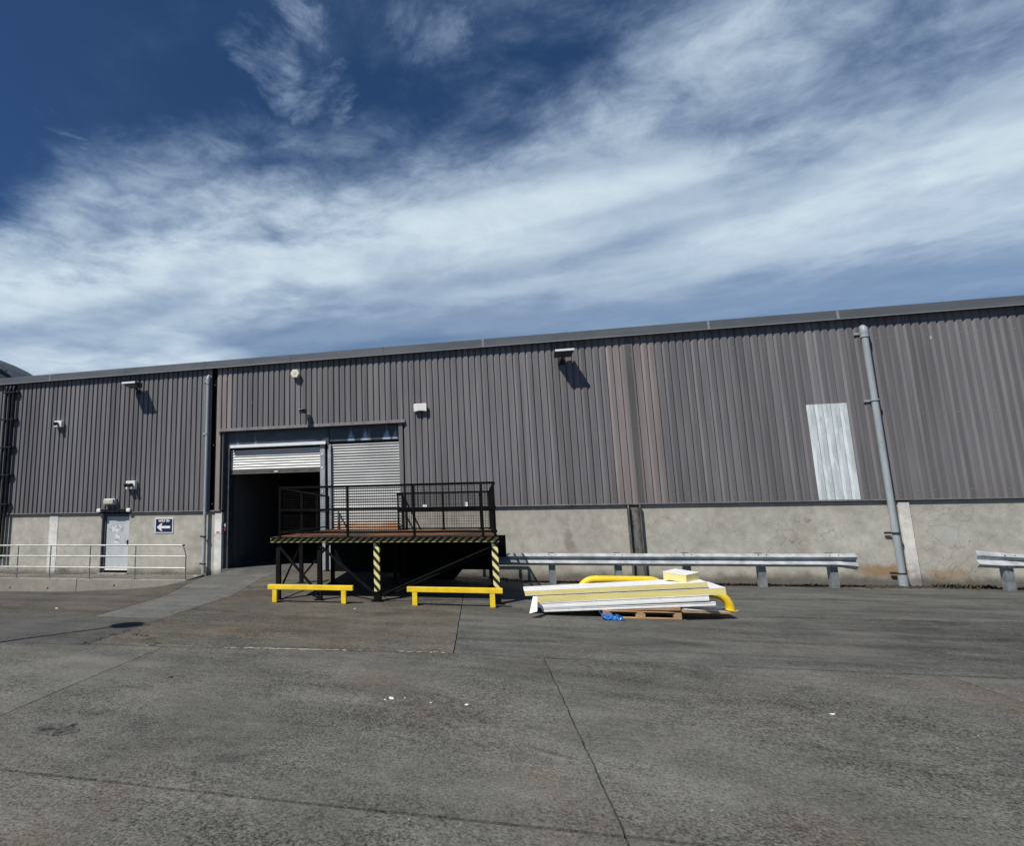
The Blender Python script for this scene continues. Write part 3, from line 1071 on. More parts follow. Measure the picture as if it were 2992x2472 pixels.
part("header_post", MB().box(-5.15, -5.02, 0.15, 0.30, 4.33, 5.05), M_DKSTEEL, wh, 0.004)
part("lintel", MB().box(-8.75, -5.115, 0.06, 0.175, 4.32, 4.425), M_LINTEL, wh, 0.006, label="pale strip above the open shutter")
part("soffit", MB().box(-8.985, -2.44, 0.02, 0.05, 5.05, 5.062), M_DARK, wh)
mp = MB().box(-5.345, -5.175, 0.16, 0.42, -0.05, 4.31)
post = part("centre_post", mp, M_GRSTEEL, wh, 0.006)
for z in (3.95, 3.47, 2.62):
    part("bracket", MB().box(-5.30, -5.24, 0.145, 0.159, z, z + 0.06), M_WHITE, post)
part("centre_web", MB().box(-5.175, -5.07, 0.30, 0.42, -0.05, 4.4), M_BLK, wh)
part("shutter_guide", MB().box(-5.07, -4.955, 0.17, 0.36, -0.05, 4.33), M_GRSTEEL, wh, 0.006)
part("shutter_guide", MB().box(-2.53, -2.505, 0.20, 0.36, -0.05, 4.35), M_GRSTEEL, wh, 0.004)

SP = 0.095


def slat_mesh(w):
    pts = [(0.002, 0.044), (-0.014, 0.036), (-0.024, 0.020), (-0.028, 0.002), (-0.024, -0.014), (-0.012, -0.026), (0.006, -0.032)]
    poly = [(0, y, z) for y, z in pts] + [(0, 0.006, -0.047), (0, 0.014, -0.047), (0, 0.014, 0.046), (0, 0.006, 0.046)]
    return MB().prism(poly, (w, 0, 0)).mesh("slat")


def shutter(x0, x1, ztop, zbot, y, reflection_below=None, name_label=None):
    bar = MB()
    if zbot > 0.5:
        bar.box(x0, x1, y - 0.03, y + 0.03, zbot - 0.135, zbot - 0.004)
        bar.box(x0 + 0.0, x1, y - 0.055, y - 0.031, zbot - 0.135, zbot - 0.115)
    else:
        bar.box(x0, x1, y - 0.03, y + 0.03, zbot - 0.1, zbot - 0.004)
    s = part("roller_shutter", bar, M_BOTBAR, wh, 0.004, label=name_label)
    me = slat_mesh(x1 - x0 - 0.01)
    me.materials.append(M_SHUTG if reflection_below else M_SHUT)
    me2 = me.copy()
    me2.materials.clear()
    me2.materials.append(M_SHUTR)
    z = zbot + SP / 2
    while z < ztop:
        put("slat", me2 if reflection_below and 1.2 < z < reflection_below else me, None, s, (x0 + 0.005, y - 0.3 + random.uniform(-0.002, 0.002), z)).rotation_euler = (random.uniform(-0.05, 0.05), 0, 0)
        z += SP
    part("roller", MB().tube([(x0, y + 0.22, ztop + 0.14), (x1, y + 0.22, ztop + 0.14)], 0.17, 14), M_DKSTEEL, s)
    return s


s1 = shutter(-8.79, -5.35, 4.26, 3.50, 0.27, name_label="roller shutter half raised over the dark opening")
hb = MB().box(-7.08, -6.93, 0.20, 0.238, 3.40, 3.44)
part("handle", hb, M_WHITE, s1, 0.006)
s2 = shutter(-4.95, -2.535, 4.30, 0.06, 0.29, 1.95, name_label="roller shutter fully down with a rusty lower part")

# ------------------------------------------------------------------ building with an arched roof far behind on the left
ar = thing("arched_building", "dark arched roof edge peeping over the fascia at far left", "building", (-62, 30, 0))
cx0, zc0, rad = -63.0, -5.0, 26.6
arc = [(cx0 + rad * math.sin(R(a)), 30.0, zc0 + rad * math.cos(R(a))) for a in range(-56, 57, 4)]
part("gable_wall", MB().prism(arc + [(cx0 + 22, 30, -1), (cx0 - 22, 30, -1)], (0, 0.4, 0)), M_DKHOUS, ar)
for k in range(len(arc) - 1):
    a, b = Vector(arc[k]), Vector(arc[k + 1])
    part("roof_sheet", MB().bar((a + b) / 2 + (a - b) * 0.52 + Vector((0, 1.6, 0.2)), (a + b) / 2 + (b - a) * 0.52 + Vector((0, 1.6, 0.2)), 4.4, 0.35, (0, 1, 0)), M_DKSTEEL, ar)
for k in range(9, 22):
    x = cx0 - 22 + k * 2
    part("gable_rib", MB().box(x, x + 0.5, 29.9, 29.999, 0, zc0 + math.sqrt(rad ** 2 - (x - cx0) ** 2) - 1.0), M_DKSTEEL, ar)

# ------------------------------------------------------------------ walkway with kerb wall and handrail, left
wk = MB()
wk.hexa([(-21, -1.10, -1.4), (-9.66, -1.10, -1.4), (-9.66, 0.058, -1.4), (-21, 0.058, -1.4), (-21, -1.10, -0.285), (-9.66, -1.10, -0.255), (-9.66, 0.058, -0.21), (-21, 0.058, -0.275)])
walk = put("walkway", wk.mesh("walkway"), M_WALK)
walk['kind'] = 'structure'
kb = thing("kerb_wall", "low concrete kerb wall carrying the metal handrail in front of the door", "kerb wall", (-14, -1.2, -0.8))
for a, b in ((-21, -17.2), (-17.2, -13.85), (-13.85, -9.62)):
    m = MB()
    m.hexa([(a, -1.27, -1.4), (b - 0.012, -1.27, -1.4), (b - 0.012, -1.1005, -1.4), (a, -1.1005, -1.4), (a, -1.25, -0.262), (b - 0.012, -1.25, -0.248), (b - 0.012, -1.1005, -0.248), (a, -1.1005, -0.262)])
    part("kerb_block", m, M_KERB, kb, 0.018)
for tx, tz in ((-16.62, -0.60), (-15.02, -0.59), (-12.35, -0.46)):
    part("tie_hole", MB().tube([(tx, -1.262, tz), (tx, -1.20, tz)], 0.028, 10), M_DARK, kb)
nb = MB()
nb.hexa([(-9.618, -1.24, -0.7), (-9.50, -1.20, -0.7), (-9.50, -1.12, -0.7), (-9.618, -1.10, -0.7), (-9.618, -1.22, -0.27), (-9.53, -1.16, -0.33), (-9.53, -1.13, -0.33), (-9.618, -1.11, -0.27)])
part("broken_end", nb, M_KERB, kb, 0.01)

hr = thing("handrail", "three rail galvanised handrail along the kerb by the pale door", "railing", (-14, -1.18, -0.25))
for z in (0.895, 0.52, 0.13):
    part("rail", MB().tube([(-21, -1.18, z), (-9.80 if z > 0.8 else -9.70, -1.18, z)], 0.026, 10), M_RAIL, hr, smooth=True)
PX = [-19.4, -16.95 + 0.5, -15.08, -13.50, -11.6]
for xx in (-19.95, -18.2, -16.45, -15.06, -13.42, -11.62):
    p = part("post", MB().tube([(xx, -1.18, -0.25), (xx, -1.18, 0.875)], 0.021, 10), M_GALVD, hr, smooth=True)
    part("base_plate", MB().box(xx - 0.09, xx + 0.09, -1.24, -1.12, -0.258, -0.243), M_GALVD, p)
part("post", MB().tube([(-9.70, -1.18, -0.25), (-9.70, -1.18, 0.55), (-9.73, -1.18, 0.68), (-9.80, -1.18, 0.86)], 0.023, 10), M_GALVD, hr, smooth=True)
part("end_cap", MB().tube([(-9.83, -1.18, 0.895), (-9.76, -1.18, 0.895)], 0.030, 10), M_BLACKP, hr, smooth=True)

# ------------------------------------------------------------------ pipes
bpT = thing("black_downpipes", "trio of black pipes clipped to the cladding at the far left end", "pipes", (-18.4, -0.1, -0.3))
for dx in (-0.18, 0.0, 0.17):
    pts = [(-18.42 + dx, 0.04, 7.26), (-18.42 + dx, -0.06, 7.25), (-18.42 + dx, -0.13, 7.18), (-18.42 + dx, -0.13, 7.0), (-18.40 + dx * 1.0, -0.13, 2.3)]
    pts += [(-18.40 + dx, -0.13, 0.35 if dx < 0.1 else 0.0)] if dx < 0.1 else [(-18.40 + dx, -0.13, 0.32)]
    part("pipe", MB().tube(pts, 0.062 if dx == 0 else 0.052, 12), M_PIPEB, bpT, smooth=True)
for z in (6.98, 5.86, 4.72, 3.60, 2.44):
    b = MB().box(-18.70, -18.12, -0.185, -0.02, z - 0.025, z + 0.025)
    b.box(-18.14, -18.04, -0.12, -0.002, z - 0.04, z + 0.04)
    part("bracket", b, M_BLACKP, bpT, 0.006)


def downpipe(xc, label, ztop, zbot, y=-0.125, r=0.080):
    t = thing("downpipe", label, "downpipe", (xc, y, zbot), "grey rainwater downpipes on the cladding")
    part("pipe", MB().tube([(xc, y, ztop - 0.35), (xc, y, zbot + 0.30)], r, 14), M_PIPEG, t, smooth=True)
    s = MB().tube([(xc, y + 0.05, ztop), (xc, y, ztop - 0.08), (xc, y, ztop - 0.16), (xc, y, ztop - 0.34)], [r * 0.9, r * 1.15, r * 1.25, r * 1.25], 14)
    part("top_socket", s, M_PIPEG, t, smooth=True)
    part("shoe", MB().tube([(xc, y, zbot + 0.32), (xc, y, zbot)], r * 1.28, 14), M_PIPEG, t, smooth=True)
    for z in (ztop - 0.20, ztop - 2.2, 1.14, zbot + 0.33):
        c = MB().tube([(xc, y, z - 0.022), (xc, y, z + 0.022)], r * 1.32, 14)
        c.box(xc - 0.20, xc - 0.06, -0.04, -0.003, z - 0.03, z + 0.03)
        part("clip", c, M_PIPEG if z > 2 else M_DKHOUS, t)
    return t


downpipe(11.19, "grey downpipe right of the pale square patch, beside the pilaster", 7.08, -0.28)
downpipe(-9.60, "grey downpipe to the left of the open roller shutter", 7.08, -0.15, y=-0.10, r=0.062)

# ------------------------------------------------------------------ fittings on the wall
pt = MB()
pr = [(x + 9.575 - 0.0, y) for x, y in sheet_profile(5)]
k0 = grid0 + math.floor((9.575 - grid0) / PITCH) * PITCH
pm = sheet_mesh(5, 2.075, 4.86)
pm.materials.append(M_PATCHP)
pp = put("cladding_patch", pm, None, None, (k0, -0.006, 0))
pp['label'] = "pale grey repair sheet in the dark cladding near the right downpipe"
pp['category'] = "metal sheet"


def floodlight(loc, label):
    t = thing("floodlight", label, "floodlight", loc, "floodlights on arms under the eaves")
    x, y, z = loc
    # housing: slim box, thicker to the back, gently tilted
    h = MB().hexa([(x - 0.28, y - 0.67, z - 0.055), (x + 0.28, y - 0.67, z - 0.055), (x + 0.26, y - 0.16, z - 0.13), (x - 0.26, y - 0.16, z - 0.13),
                   (x - 0.28, y - 0.67, z + 0.005), (x + 0.28, y - 0.67, z + 0.005), (x + 0.26, y - 0.16, z + 0.06), (x - 0.26, y - 0.16, z + 0.06)])
    part("housing", h, M_DKHOUS, t, 0.012)
    l = MB().hexa([(x - 0.285, y - 0.685, z - 0.058), (x + 0.285, y - 0.685, z - 0.058), (x + 0.285, y - 0.655, z - 0.062), (x - 0.285, y - 0.655, z - 0.062),
                   (x - 0.285, y - 0.685, z + 0.008), (x + 0.285, y - 0.685, z + 0.008), (x + 0.285, y - 0.655, z + 0.014), (x - 0.285, y - 0.655, z + 0.014)])
    part("front_rim", l, M_WHITE, t, 0.006)
    g = MB().hexa([(x - 0.22, y - 0.60, z - 0.075), (x + 0.22, y - 0.60, z - 0.075), (x + 0.21, y - 0.24, z - 0.13), (x - 0.21, y - 0.24, z - 0.13),
                   (x - 0.22, y - 0.60, z - 0.066), (x + 0.22, y - 0.60, z - 0.066), (x + 0.21, y - 0.24, z - 0.118), (x - 0.21, y - 0.24, z - 0.118)])
    part("lens", g, M_GLASS, t)
    a = MB().bar((x, y - 0.24, z - 0.10), (x, y + 0.0, z - 0.22), 0.07, 0.05)
    a.box(x - 0.09, x + 0.09, y - 0.012, y + 0.0, z - 0.34, z - 0.10)
    part("arm", a, M_DKHOUS, t, 0.004)
    c = MB().tube([(x - 0.05, y - 0.14, z - 0.17), (x - 0.02, y - 0.10, z - 0.27), (x + 0.02, y - 0.03, z - 0.30)], 0.012, 8)
    part("cable", c, M_BLACKP, t)
    return t


fl = floodlight((2.90, -0.002, 6.905), "dark floodlight above the right half of the wall, casting a slanting shadow")
fl2 = copy_tree(fl)
fl2.location = (-12.58, -0.002, 6.90)
fl2['label'] = "dark floodlight over the pale door on the left, casting a slanting shadow"

# emergency lights
def spot_light(loc, n, w, h, label):
    x, y, z = loc
    t = thing("emergency_light", label, "emergency light", loc, "white boxes with spot lamps")
    part("box", MB().box(x - w / 2, x + w / 2, y - 0.16, y, z - h / 2, z + h / 2), M_WHITE, t, 0.02)
    for i in range(n):
        dx = 0 if n == 1 else (-0.09 + 0.18 * i)
        lp = MB().tube([(x + dx, y - 0.15, z + 0.02), (x + dx, y - 0.20, z + 0.01), (x + dx - 0.02, y - 0.30, z - 0.03)], [0.035, 0.06, 0.075], 12)
        part("spot_lamp", lp, M_BLACKP, t)
    return t


spot_light((-12.66, -0.002, 3.06), 2, 0.40, 0.31, "white box with two black spot lamps, right above the pale door")
spot_light((-16.02, -0.002, 5.56), 1, 0.34, 0.25, "white box with a single black spot lamp, high at left")
bl = thing("bulkhead_light", "rectangular bulkhead light just over the pale door canopy", "wall light", (-13.52, -0.002, 2.45))
part("base", MB().box(-13.76, -13.28, -0.16, -0.002, 2.34, 2.57), M_ALU, bl, 0.015)
part("diffuser", MB().box(-13.73, -13.31, -0.235, -0.1605, 2.36, 2.55), M_DIFF, bl, 0.03)

hx = thing("alarm_siren", "hexagonal cream alarm box high above the raised shutter", "alarm box", (-6.18, 0, 6.9))
hexp = [(-6.18 + 0.165 * math.cos(R(60 * k)), -0.17, 6.90 + 0.165 * math.sin(R(60 * k))) for k in range(6)]
part("housing", MB().prism(hexp, (0, 0.168, 0)), M_CREAM, hx, 0.012)
part("emblem", MB().tube([(-6.18, -0.1705, 6.90), (-6.18, -0.176, 6.90)], 0.055, 18), simple("faded_print", (0.60, 0.57, 0.48), 0.6, 0, 0.3, 30), hx)

cc = thing("security_camera", "small dark camera on a bracket above the roller shutters", "security camera", (-5.83, 0, 5.45))
part("body", MB().bar((-5.86, -0.42, 5.44), (-5.80, -0.14, 5.49), 0.16, 0.12), M_DKHOUS, cc, 0.012)
part("sun_shield", MB().bar((-5.875, -0.47, 5.515), (-5.80, -0.12, 5.56), 0.21, 0.012), M_ALU, cc)
part("bracket", MB().bar((-5.80, -0.20, 5.46), (-5.74, -0.003, 5.36), 0.05, 0.05).box(-5.80, -5.68, -0.02, -0.002, 5.28, 5.44), M_GRSTEEL, cc)

wb = thing("alarm_box", "white rounded alarm box right of the roller shutters", "alarm box", (-1.735, 0, 5.38))
prof = []
for k in range(13):
    t = -1 + 2 * k / 12
    prof.append((-1.735 + 0.205 * t, -0.002, 5.24 - 0.045 * (1 - t * t) * 0 + 0.03 * (t * t) * -1 + 0.03))
b = MB()
poly = [(-1.94, -0.15, 5.54), (-1.955, -0.15, 5.50), (-1.95, -0.15, 5.28)] + [(-1.735 + 0.19 * t, -0.15, 5.255 + 0.035 * (1 - t * t)) for t in (-1, -0.6, -0.2, 0.2, 0.6, 1)] + [(-1.52, -0.15, 5.28), (-1.515, -0.15, 5.50), (-1.53, -0.15, 5.54)]
part("cover", b.prism(poly, (0, 0.10, 0)), M_WHITE, wb, 0.025)
part("back_plate", MB().box(-1.93, -1.54, -0.048, -0.002, 5.27, 5.53), M_DKHOUS, wb)

# WAY IN sign
sg = thing("way_in_sign", "square navy sign reading WAY IN with a white arrow pointing left", "sign", (-11.30, 0.04, 1.55))
part("board", MB().box(-11.68, -10.94, 0.035, 0.055, 1.27, 1.82), M_SIGNW, sg, 0.004)
part("blue_field", MB().box(-11.645, -10.975, 0.031, 0.0346, 1.305, 1.785), M_SIGNB, sg)
y = 0.0305
arrow = [(-11.60, y, 1.485), (-11.43, y, 1.62), (-11.36, y, 1.62), (-11.43, y, 1.53), (-11.05, y, 1.53), (-11.05, y, 1.44), (-11.43, y, 1.44), (-11.36, y, 1.35), (-11.43, y, 1.35)]
part("arrow", MB().prism(arrow, (0, -0.003, 0)), M_SIGNW, sg)


def lettering(txt, size, loc, mat, parent, name="lettering", bold=0.0):
    cu = bpy.data.curves.new(name, 'FONT')
    cu.body = txt
    cu.size = size
    cu.align_x = 'CENTER'
    cu.align_y = 'CENTER'
    cu.extrude = 0.0015
    cu.offset = bold
    tmp = bpy.data.objects.new("tmp", cu)
    COL.objects.link(tmp)
    dg = bpy.context.evaluated_depsgraph_get()
    me = bpy.data.meshes.new_from_object(tmp.evaluated_get(dg))
    bpy.data.objects.remove(tmp)
    me.materials.clear()
    me.materials.append(mat)
    o = put(name, me, None, parent, Vector(loc) - org(parent))
    o.rotation_euler = (R(90), 0, 0)
    return o


lettering("WAY IN", 0.125, (-11.31, 0.0275, 1.71), M_SIGNW, sg, bold=0.0045)

nt = thing("notice", "small white notice with red print on the pilaster left of the opening", "notice", (-9.13, 0.0, 1.42))
part("sheet", MB().box(-9.25, -9.02, 0.018, 0.028, 1.23, 1.61), M_SIGNW, nt)
part("red_print", MB().box(-9.20, -9.07, 0.014, 0.0175, 1.26, 1.31), M_RED, nt)
cb_ = thing("control_box", "small dark push button box beside the white notice", "switch box", (-8.93, 0.1, 1.45))
part("box", MB().box(-8.965, -8.86, 0.12, 0.198, 1.30, 1.62), M_DKHOUS, cb_, 0.006)
part("button", MB().tube([(-8.91, 0.119, 1.38), (-8.91, 0.095, 1.38)], 0.028, 12), M_RED, cb_)
part("button_plate", MB().box(-8.945, -8.885, 0.113, 0.1195, 1.48, 1.58), M_ALU, cb_)

# ------------------------------------------------------------------ guard rails
def guardrail(x0, x1, posts, label, end_left=False, end_right=False):
    t = thing("guard_rail", label, "crash barrier", ((x0 + x1) / 2, -0.8, -0.28), "galvanised crash barriers along the wall")
    W = [(-0.735, 0.617), (-0.76, 0.612), (-0.870, 0.550), (-0.876, 0.536), (-0.785, 0.464), (-0.772, 0.452), (-0.785, 0.440), (-0.870, 0.358), (-0.876, 0.342), (-0.772, 0.276), (-0.735, 0.267)]
    mb = MB()
    n = max(2, int((x1 - x0) / 0.4))
    vs, fs = [], []
    for i in range(n + 1):
        x = x0 + (x1 - x0) * i / n
        wob = 0.006 * noise.noise(Vector((x * 0.7, 1, 2)))
        e = 0.0
        if end_right and x > x1 - 0.45:
            e = (x - (x1 - 0.45)) / 0.45
        if end_left and x < x0 + 0.75:
            e = (x0 + 0.75 - x) / 0.75
        for y, z in W:
            zz = 0.441 + (z - 0.441) * (1 + 0.28 * e) - (0.03 * e if end_right else -0.035 * e)
            yy = y + 0.10 * e * e
            if end_left:
                yy = -0.735 + (y + 0.735) * (1 - 0.55 * e) + 0.05 * e + 0.02 * math.sin(z * 30 + x * 9) * e
                zz += 0.025 * math.sin(x * 17 + z * 12) * e
            vs.append((x, yy + wob, zz + wob * 0.6))
    k = len(W)
    for i in range(n):
        for j in range(k - 1):
            fs.append((i * k + j, (i + 1) * k + j, (i + 1) * k + j + 1, i * k + j + 1))
    mb.add(vs, fs)
    beam = part("beam", mb, M_GALV, t)
    so = beam.modifiers.new("thick", 'SOLIDIFY')
    so.thickness = 0.005
    for xx in posts:
        p = MB()
        g = hz(xx, -0.7) - 0.08
        p.box(xx - 0.085, xx + 0.085, -0.735, -0.725, g, 0.60)
        p.box(xx - 0.095, xx - 0.083, -0.735, -0.58, g, 0.64)
        p.box(xx - 0.083, xx + 0.085, -0.592, -0.58, g, 0.64)
        part("post", p, M_GALVD, t, 0.002)
        for dz in (0.585, 0.30):
            bb = MB()
            for dx in (-0.10, 0.10):
                bb.lathe([(0.017, 0), (0.014, 0.012), (0.0, 0.013)], (0, 0, 0), 8)
                for v in bb.v[-24:]:
                    v.xyz = (xx + dx + v.x, -0.822 - v.z * 0.8, dz + v.y * 0.8 + v.z * 0.4)
            part("bolt", bb, M_BLACKP, t)
    return t


guardrail(0.10, 9.86, [0.35, 2.10, 3.93, 5.74, 7.60, 9.30], "long galvanised crash barrier from the loading platform to the right downpipe", end_right=True)
guardrail(12.50, 18.0, [13.12, 15.0, 16.8], "short crash barrier with a crumpled end at the right edge of the photo", end_left=True)

# ------------------------------------------------------------------ loading platform
pf = thing("loading_platform", "black steel loading platform with mesh railings and a rusty deck", "platform", (-2.1, -4.0, 0))
DZ = 1.36
deck = [(-4.59, -6.52), (0.40, -6.52), (0.40, -1.39), (-2.42, -1.39), (-2.42, 0.18), (-5.02, 0.18)]
part("deck_plate", MB().prism([(x, y, DZ - 0.012) for x, y in deck], (0, 0, 0.012)), M_RUST, pf)
ch = MB()
ch.box(-4.59, 0.40, -6.605, -6.521, DZ - 0.010, DZ + 0.002)
part("deck_edge", ch, M_BLKF, pf)
eb = MB()
eb.box(-4.59, 0.40, -6.53, -6.52, DZ - 0.105, DZ - 0.0105)
eb.box(-4.59, 0.40, -6.575, -6.531, DZ - 0.105, DZ - 0.098)
eb.box(-4.59, 0.40, -6.575, -6.570, DZ - 0.112, DZ - 0.1055)
part("hazard_edge_beam", eb, M_HAZB, pf, label="edge beam with yellow and black hazard stripes")
jb = MB()
jb.box(-4.59, 0.40, -6.578, -6.5, DZ - 0.125, DZ - 0.113)
for yy in (-5.6, -4.7, -3.8, -2.9, -2.0):
    jb.box(-4.59, 0.39, yy - 0.03, yy + 0.03, DZ - 0.11, DZ - 0.014)
jb.box(-4.62, -4.53, -6.49, -1.6, DZ - 0.14, DZ - 0.013)
part("joist_frame", jb, M_BLK, pf)
sk = [(-2.42, -1.42, 1.19), (0.76, -1.42, 1.19), (0.76, -1.42, 0.56), (0.34, -1.42, 0.56), (0.34, -1.42, 0.19), (-0.52, -1.42, 0.19), (-0.78, -1.42, -0.12), (-2.42, -1.42, -0.05)]
part("skirt_plate", MB().prism(sk, (0, 0.02, 0)), M_BLK, pf, 0.003)  # lower part extended to black out the shaded space under the deck
part("blackout_panel", MB().box(-4.72, -2.43, -0.46, -0.44, -0.05, 1.22), M_BLK, pf)  # added black plate: hides the slats and stops sun under the gangway
part("skirt_stiffener", MB().box(0.70, 0.76, -1.50, -1.421, 0.56, 1.19), M_BLK, pf, 0.003)


def leg(x, y, w, mat, plate=True, haz=False):
    z0 = 0.0
    m = MB().box(x - w / 2, x + w / 2, y - w / 2, y + w / 2, z0 + (0.21 if haz else 0.012), DZ - 0.127)
    l = part("leg", m, mat, pf, 0.004, label="leg with yellow and black hazard stripes" if haz else None)
    b = MB()
    if haz:
        b.box(x - w / 2 - 0.012, x + w / 2 + 0.012, y - w / 2 - 0.012, y + w / 2 + 0.012, 0.012, 0.21)
    b.box(x - w * 1.1, x + w * 1.1, y - w * 0.95, y + w * 0.95, -0.004, 0.0115)
    part("base_plate", b, M_BLK, l)
    return l


leg(-4.42, -6.46, 0.10, M_BLKF)
leg(-3.47, -6.42, 0.10, M_BLKF)
leg(-2.17, -6.46, 0.125, M_HAZP, haz=True)
leg(0.31, -6.46, 0.125, M_HAZP, haz=True)
for x, y in ((-4.83, -3.55), (-3.92, -3.60), (-2.2, -3.6), (0.31, -3.6), (-4.95, -0.4), (-2.5, -0.4), (-2.2, -1.75), (0.31, -1.75)):
    leg(x, y, 0.10, M_BLKF)


def brace(a, b, w=0.055, h=0.035):
    m = MB().bar(a, b, 0.01, w, (0, 1, 0)).bar(Vector(a) + Vector((0, 0.02, w / 2)), Vector(b) + Vector((0, 0.02, w / 2)), 0.045 if w > 0.04 else 0.025, 0.008, (0, 1, 0))
    return part("brace", m, M_BLKF, pf)


brace((-4.38, -6.53, 1.15), (-3.50, -6.50, 0.16))
brace((-3.43, -6.53, 1.17), (-2.24, -6.54, 0.18))
brace((-2.09, -6.50, 0.14), (0.26, -6.50, 1.16), 0.03)
brace((-2.09, -6.15, 0.05), (0.26, -6.15, 1.05), 0.03)
brace((-4.83, -3.56, 0.15), (-3.92, -3.60, 1.15))
brace((-4.80, -3.55, 1.15), (-4.42, -6.40, 0.15))

# railings
def mesh_panel(p, q, z0, z1, pitch=0.05, w=0.0058):
    p, q = Vector(p), Vector(q)
    L = (q - p).length
    m = MB()
    nx, nz = int(L / pitch), int((z1 - z0) / pitch)
    for i in range(1, nx):
        a = p + (q - p) * i / nx
        m.bar((a.x, a.y, z0), (a.x, a.y, z1), w, w)
    for j in range(1, nz):
        z = z0 + (z1 - z0) * j / nz
        m.bar((p.x, p.y, z), (q.x, q.y, z), w, w)
    return part("mesh_panel", m, M_BLKF, pf, kind="stuff")


def fence(p, q, posts, top=2.47, mid=1.965, bot=1.46, tw=0.05, toe=None, mesh=True):
    p, q = Vector((*p, 0)), Vector((*q, 0))
    for z, h in ((top, 0.05), (mid, toe or 0.042), (bot, 0.042)):
        part("rail", MB().bar((p.x, p.y, z), (q.x, q.y, z), 0.045, h), M_BLK, pf, 0.003)
    for t in posts:
        a = p + (q - p) * t
        part("rail_post", MB().box(a.x - tw / 2, a.x + tw / 2, a.y - tw / 2 - 0.004, a.y + tw / 2 + 0.004, DZ + 0.001, top - 0.026).box(a.x - 0.06, a.x + 0.06, a.y - 0.06, a.y + 0.06, DZ + 0.0005, DZ + 0.012), M_BLK, pf, 0.003)
    if mesh:
        mesh_panel(p + Vector((0, 0.03, 0)), q + Vector((0, 0.03, 0)), bot, mid - 0.02)
        mesh_panel(p + Vector((0, 0.03, 0)), q + Vector((0, 0.03, 0)), mid + 0.02, top)


fl_ = 0.36 - (-4.42)
fence((-4.42, -6.46), (0.36, -6.46), [0.005, (4.42 - 2.81) / fl_, (4.42 - 1.34) / fl_, (4.42 + 0.09) / fl_, 0.995])
fence((0.36, -6.40), (0.36, -1.44), [0.35, 0.68])
fence((-2.40, -1.44), (0.36, -1.44), [0.004, 0.09, 0.50, 0.90, 0.996], bot=1.40, toe=0.11)
fence((-4.42, -6.40), (-4.98, -0.06), [0.35, 0.68, 0.995], mesh=False)
fence((-2.42, -1.38), (-2.42, -0.05), [0.99], mesh=False)
part("end_cap", MB().box(-2.50, -2.33, -1.50, -1.44, 2.496, 2.53), M_WHITE, pf, 0.008)
part("tag", MB().box(-1.63, -1.50, -1.505, -1.492, 2.04, 2.12), M_SIGNW, pf)
part("tag", MB().box(-0.36, -0.28, -1.505, -1.492, 2.03, 2.17), M_SIGNW, pf)

# ------------------------------------------------------------------ yellow barriers
def barrier(xl, y, w, label):
    t = thing("yellow_barrier", label, "barrier", (xl, y, 0), "low yellow barriers in front of the loading platform")
    part("beam", MB().box(xl, xl + w, y, y + 0.10, 0.275, 0.375), M_YEL, t, 0.008)
    for dx in (0.155, w - 0.20):
        part("leg", MB().box(xl + dx - 0.05, xl + dx + 0.05, y + 0.005, y + 0.095, -0.01, 0.2745), M_YEL, t, 0.006)
    return t


b1 = barrier(-4.49, -6.95, 1.88, "yellow barrier at the left, nearer the open shutter")
b2 = copy_tree(b1)
b2.location = (-1.475, -6.98, 0)
b2['label'] = "yellow barrier at the right, beside the heap of panels"
b2.rotation_euler = (0, 0, R(-0.6))

# yellow tube hoops half hidden by the panels
def hoop(x0, x1, y, h, label, yr=0.0, r=0.075, rad=0.30):
    t = thing("hoop_barrier", label, "hoop barrier", ((x0 + x1) / 2, y, hz((x0 + x1) / 2, y)), "yellow steel hoop barriers by the panels")
    pts = [(x0, y, -0.05)]
    for k in range(8):
        a = math.pi / 2 * k / 7
        pts.append((x0 + rad - rad * math.cos(a), y, h - r - rad + rad * math.sin(a)))
    for k in range(8):
        a = math.pi / 2 * k / 7
        pts.append((x1 - rad + rad * math.sin(a), y + yr, h - r - rad + rad * math.cos(a)))
    pts.append((x1, y + yr, -0.05))
    part("tube", MB().tube(pts, r, 16), M_YEL, t, smooth=True)
    for xx, yy in ((x0, y), (x1, y + yr)):
        part("base_plate", MB().lathe([(0.0, 0.012), (0.13, 0.012), (0.13, -0.02)], (xx, yy, 0.004), 18), M_YEL, t)
    return t


hoop(1.93, 3.52, -6.30, 0.565, "yellow hoop barrier standing upright behind the heap of panels")
hoop(3.00, 4.43, -6.72, 0.385, "low yellow hoop bending down at the right end of the heap of panels", rad=0.27)

# ------------------------------------------------------------------ heap of insulated panels on a pallet
pal = thing("pallet", "wooden pallet under the heap of insulated panels", "pallet", (2.67, -7.30, 0))
PB = Vector((2.67, -7.30, 0))
for k in range(7):
    yy = -7.77 + k * 0.151
    part("deck_board", MB().box(2.06, 3.29, yy, yy + 0.098, 0.112, 0.130), M_WOOD, pal, 0.003)
for xx in (2.06, 2.6, 3.19):
    part("stringer_board", MB().box(xx, xx + 0.10, -7.77, -6.77, 0.092, 0.1115), M_WOOD, pal, 0.003)
    for yy in (-7.77, -7.34, -6.87):
        part("block", MB().box(xx - 0.02 if xx > 2.1 else xx, xx + 0.125 if xx < 3.1 else xx + 0.10, yy, yy + 0.10, 0.024, 0.0915), M_WOOD, pal, 0.004)
for yy in (-7.77, -7.34, -6.87):
    part("bottom_board", MB().box(2.06, 3.29, yy, yy + 0.10, 0.003, 0.0235), M_WOOD, pal, 0.003)


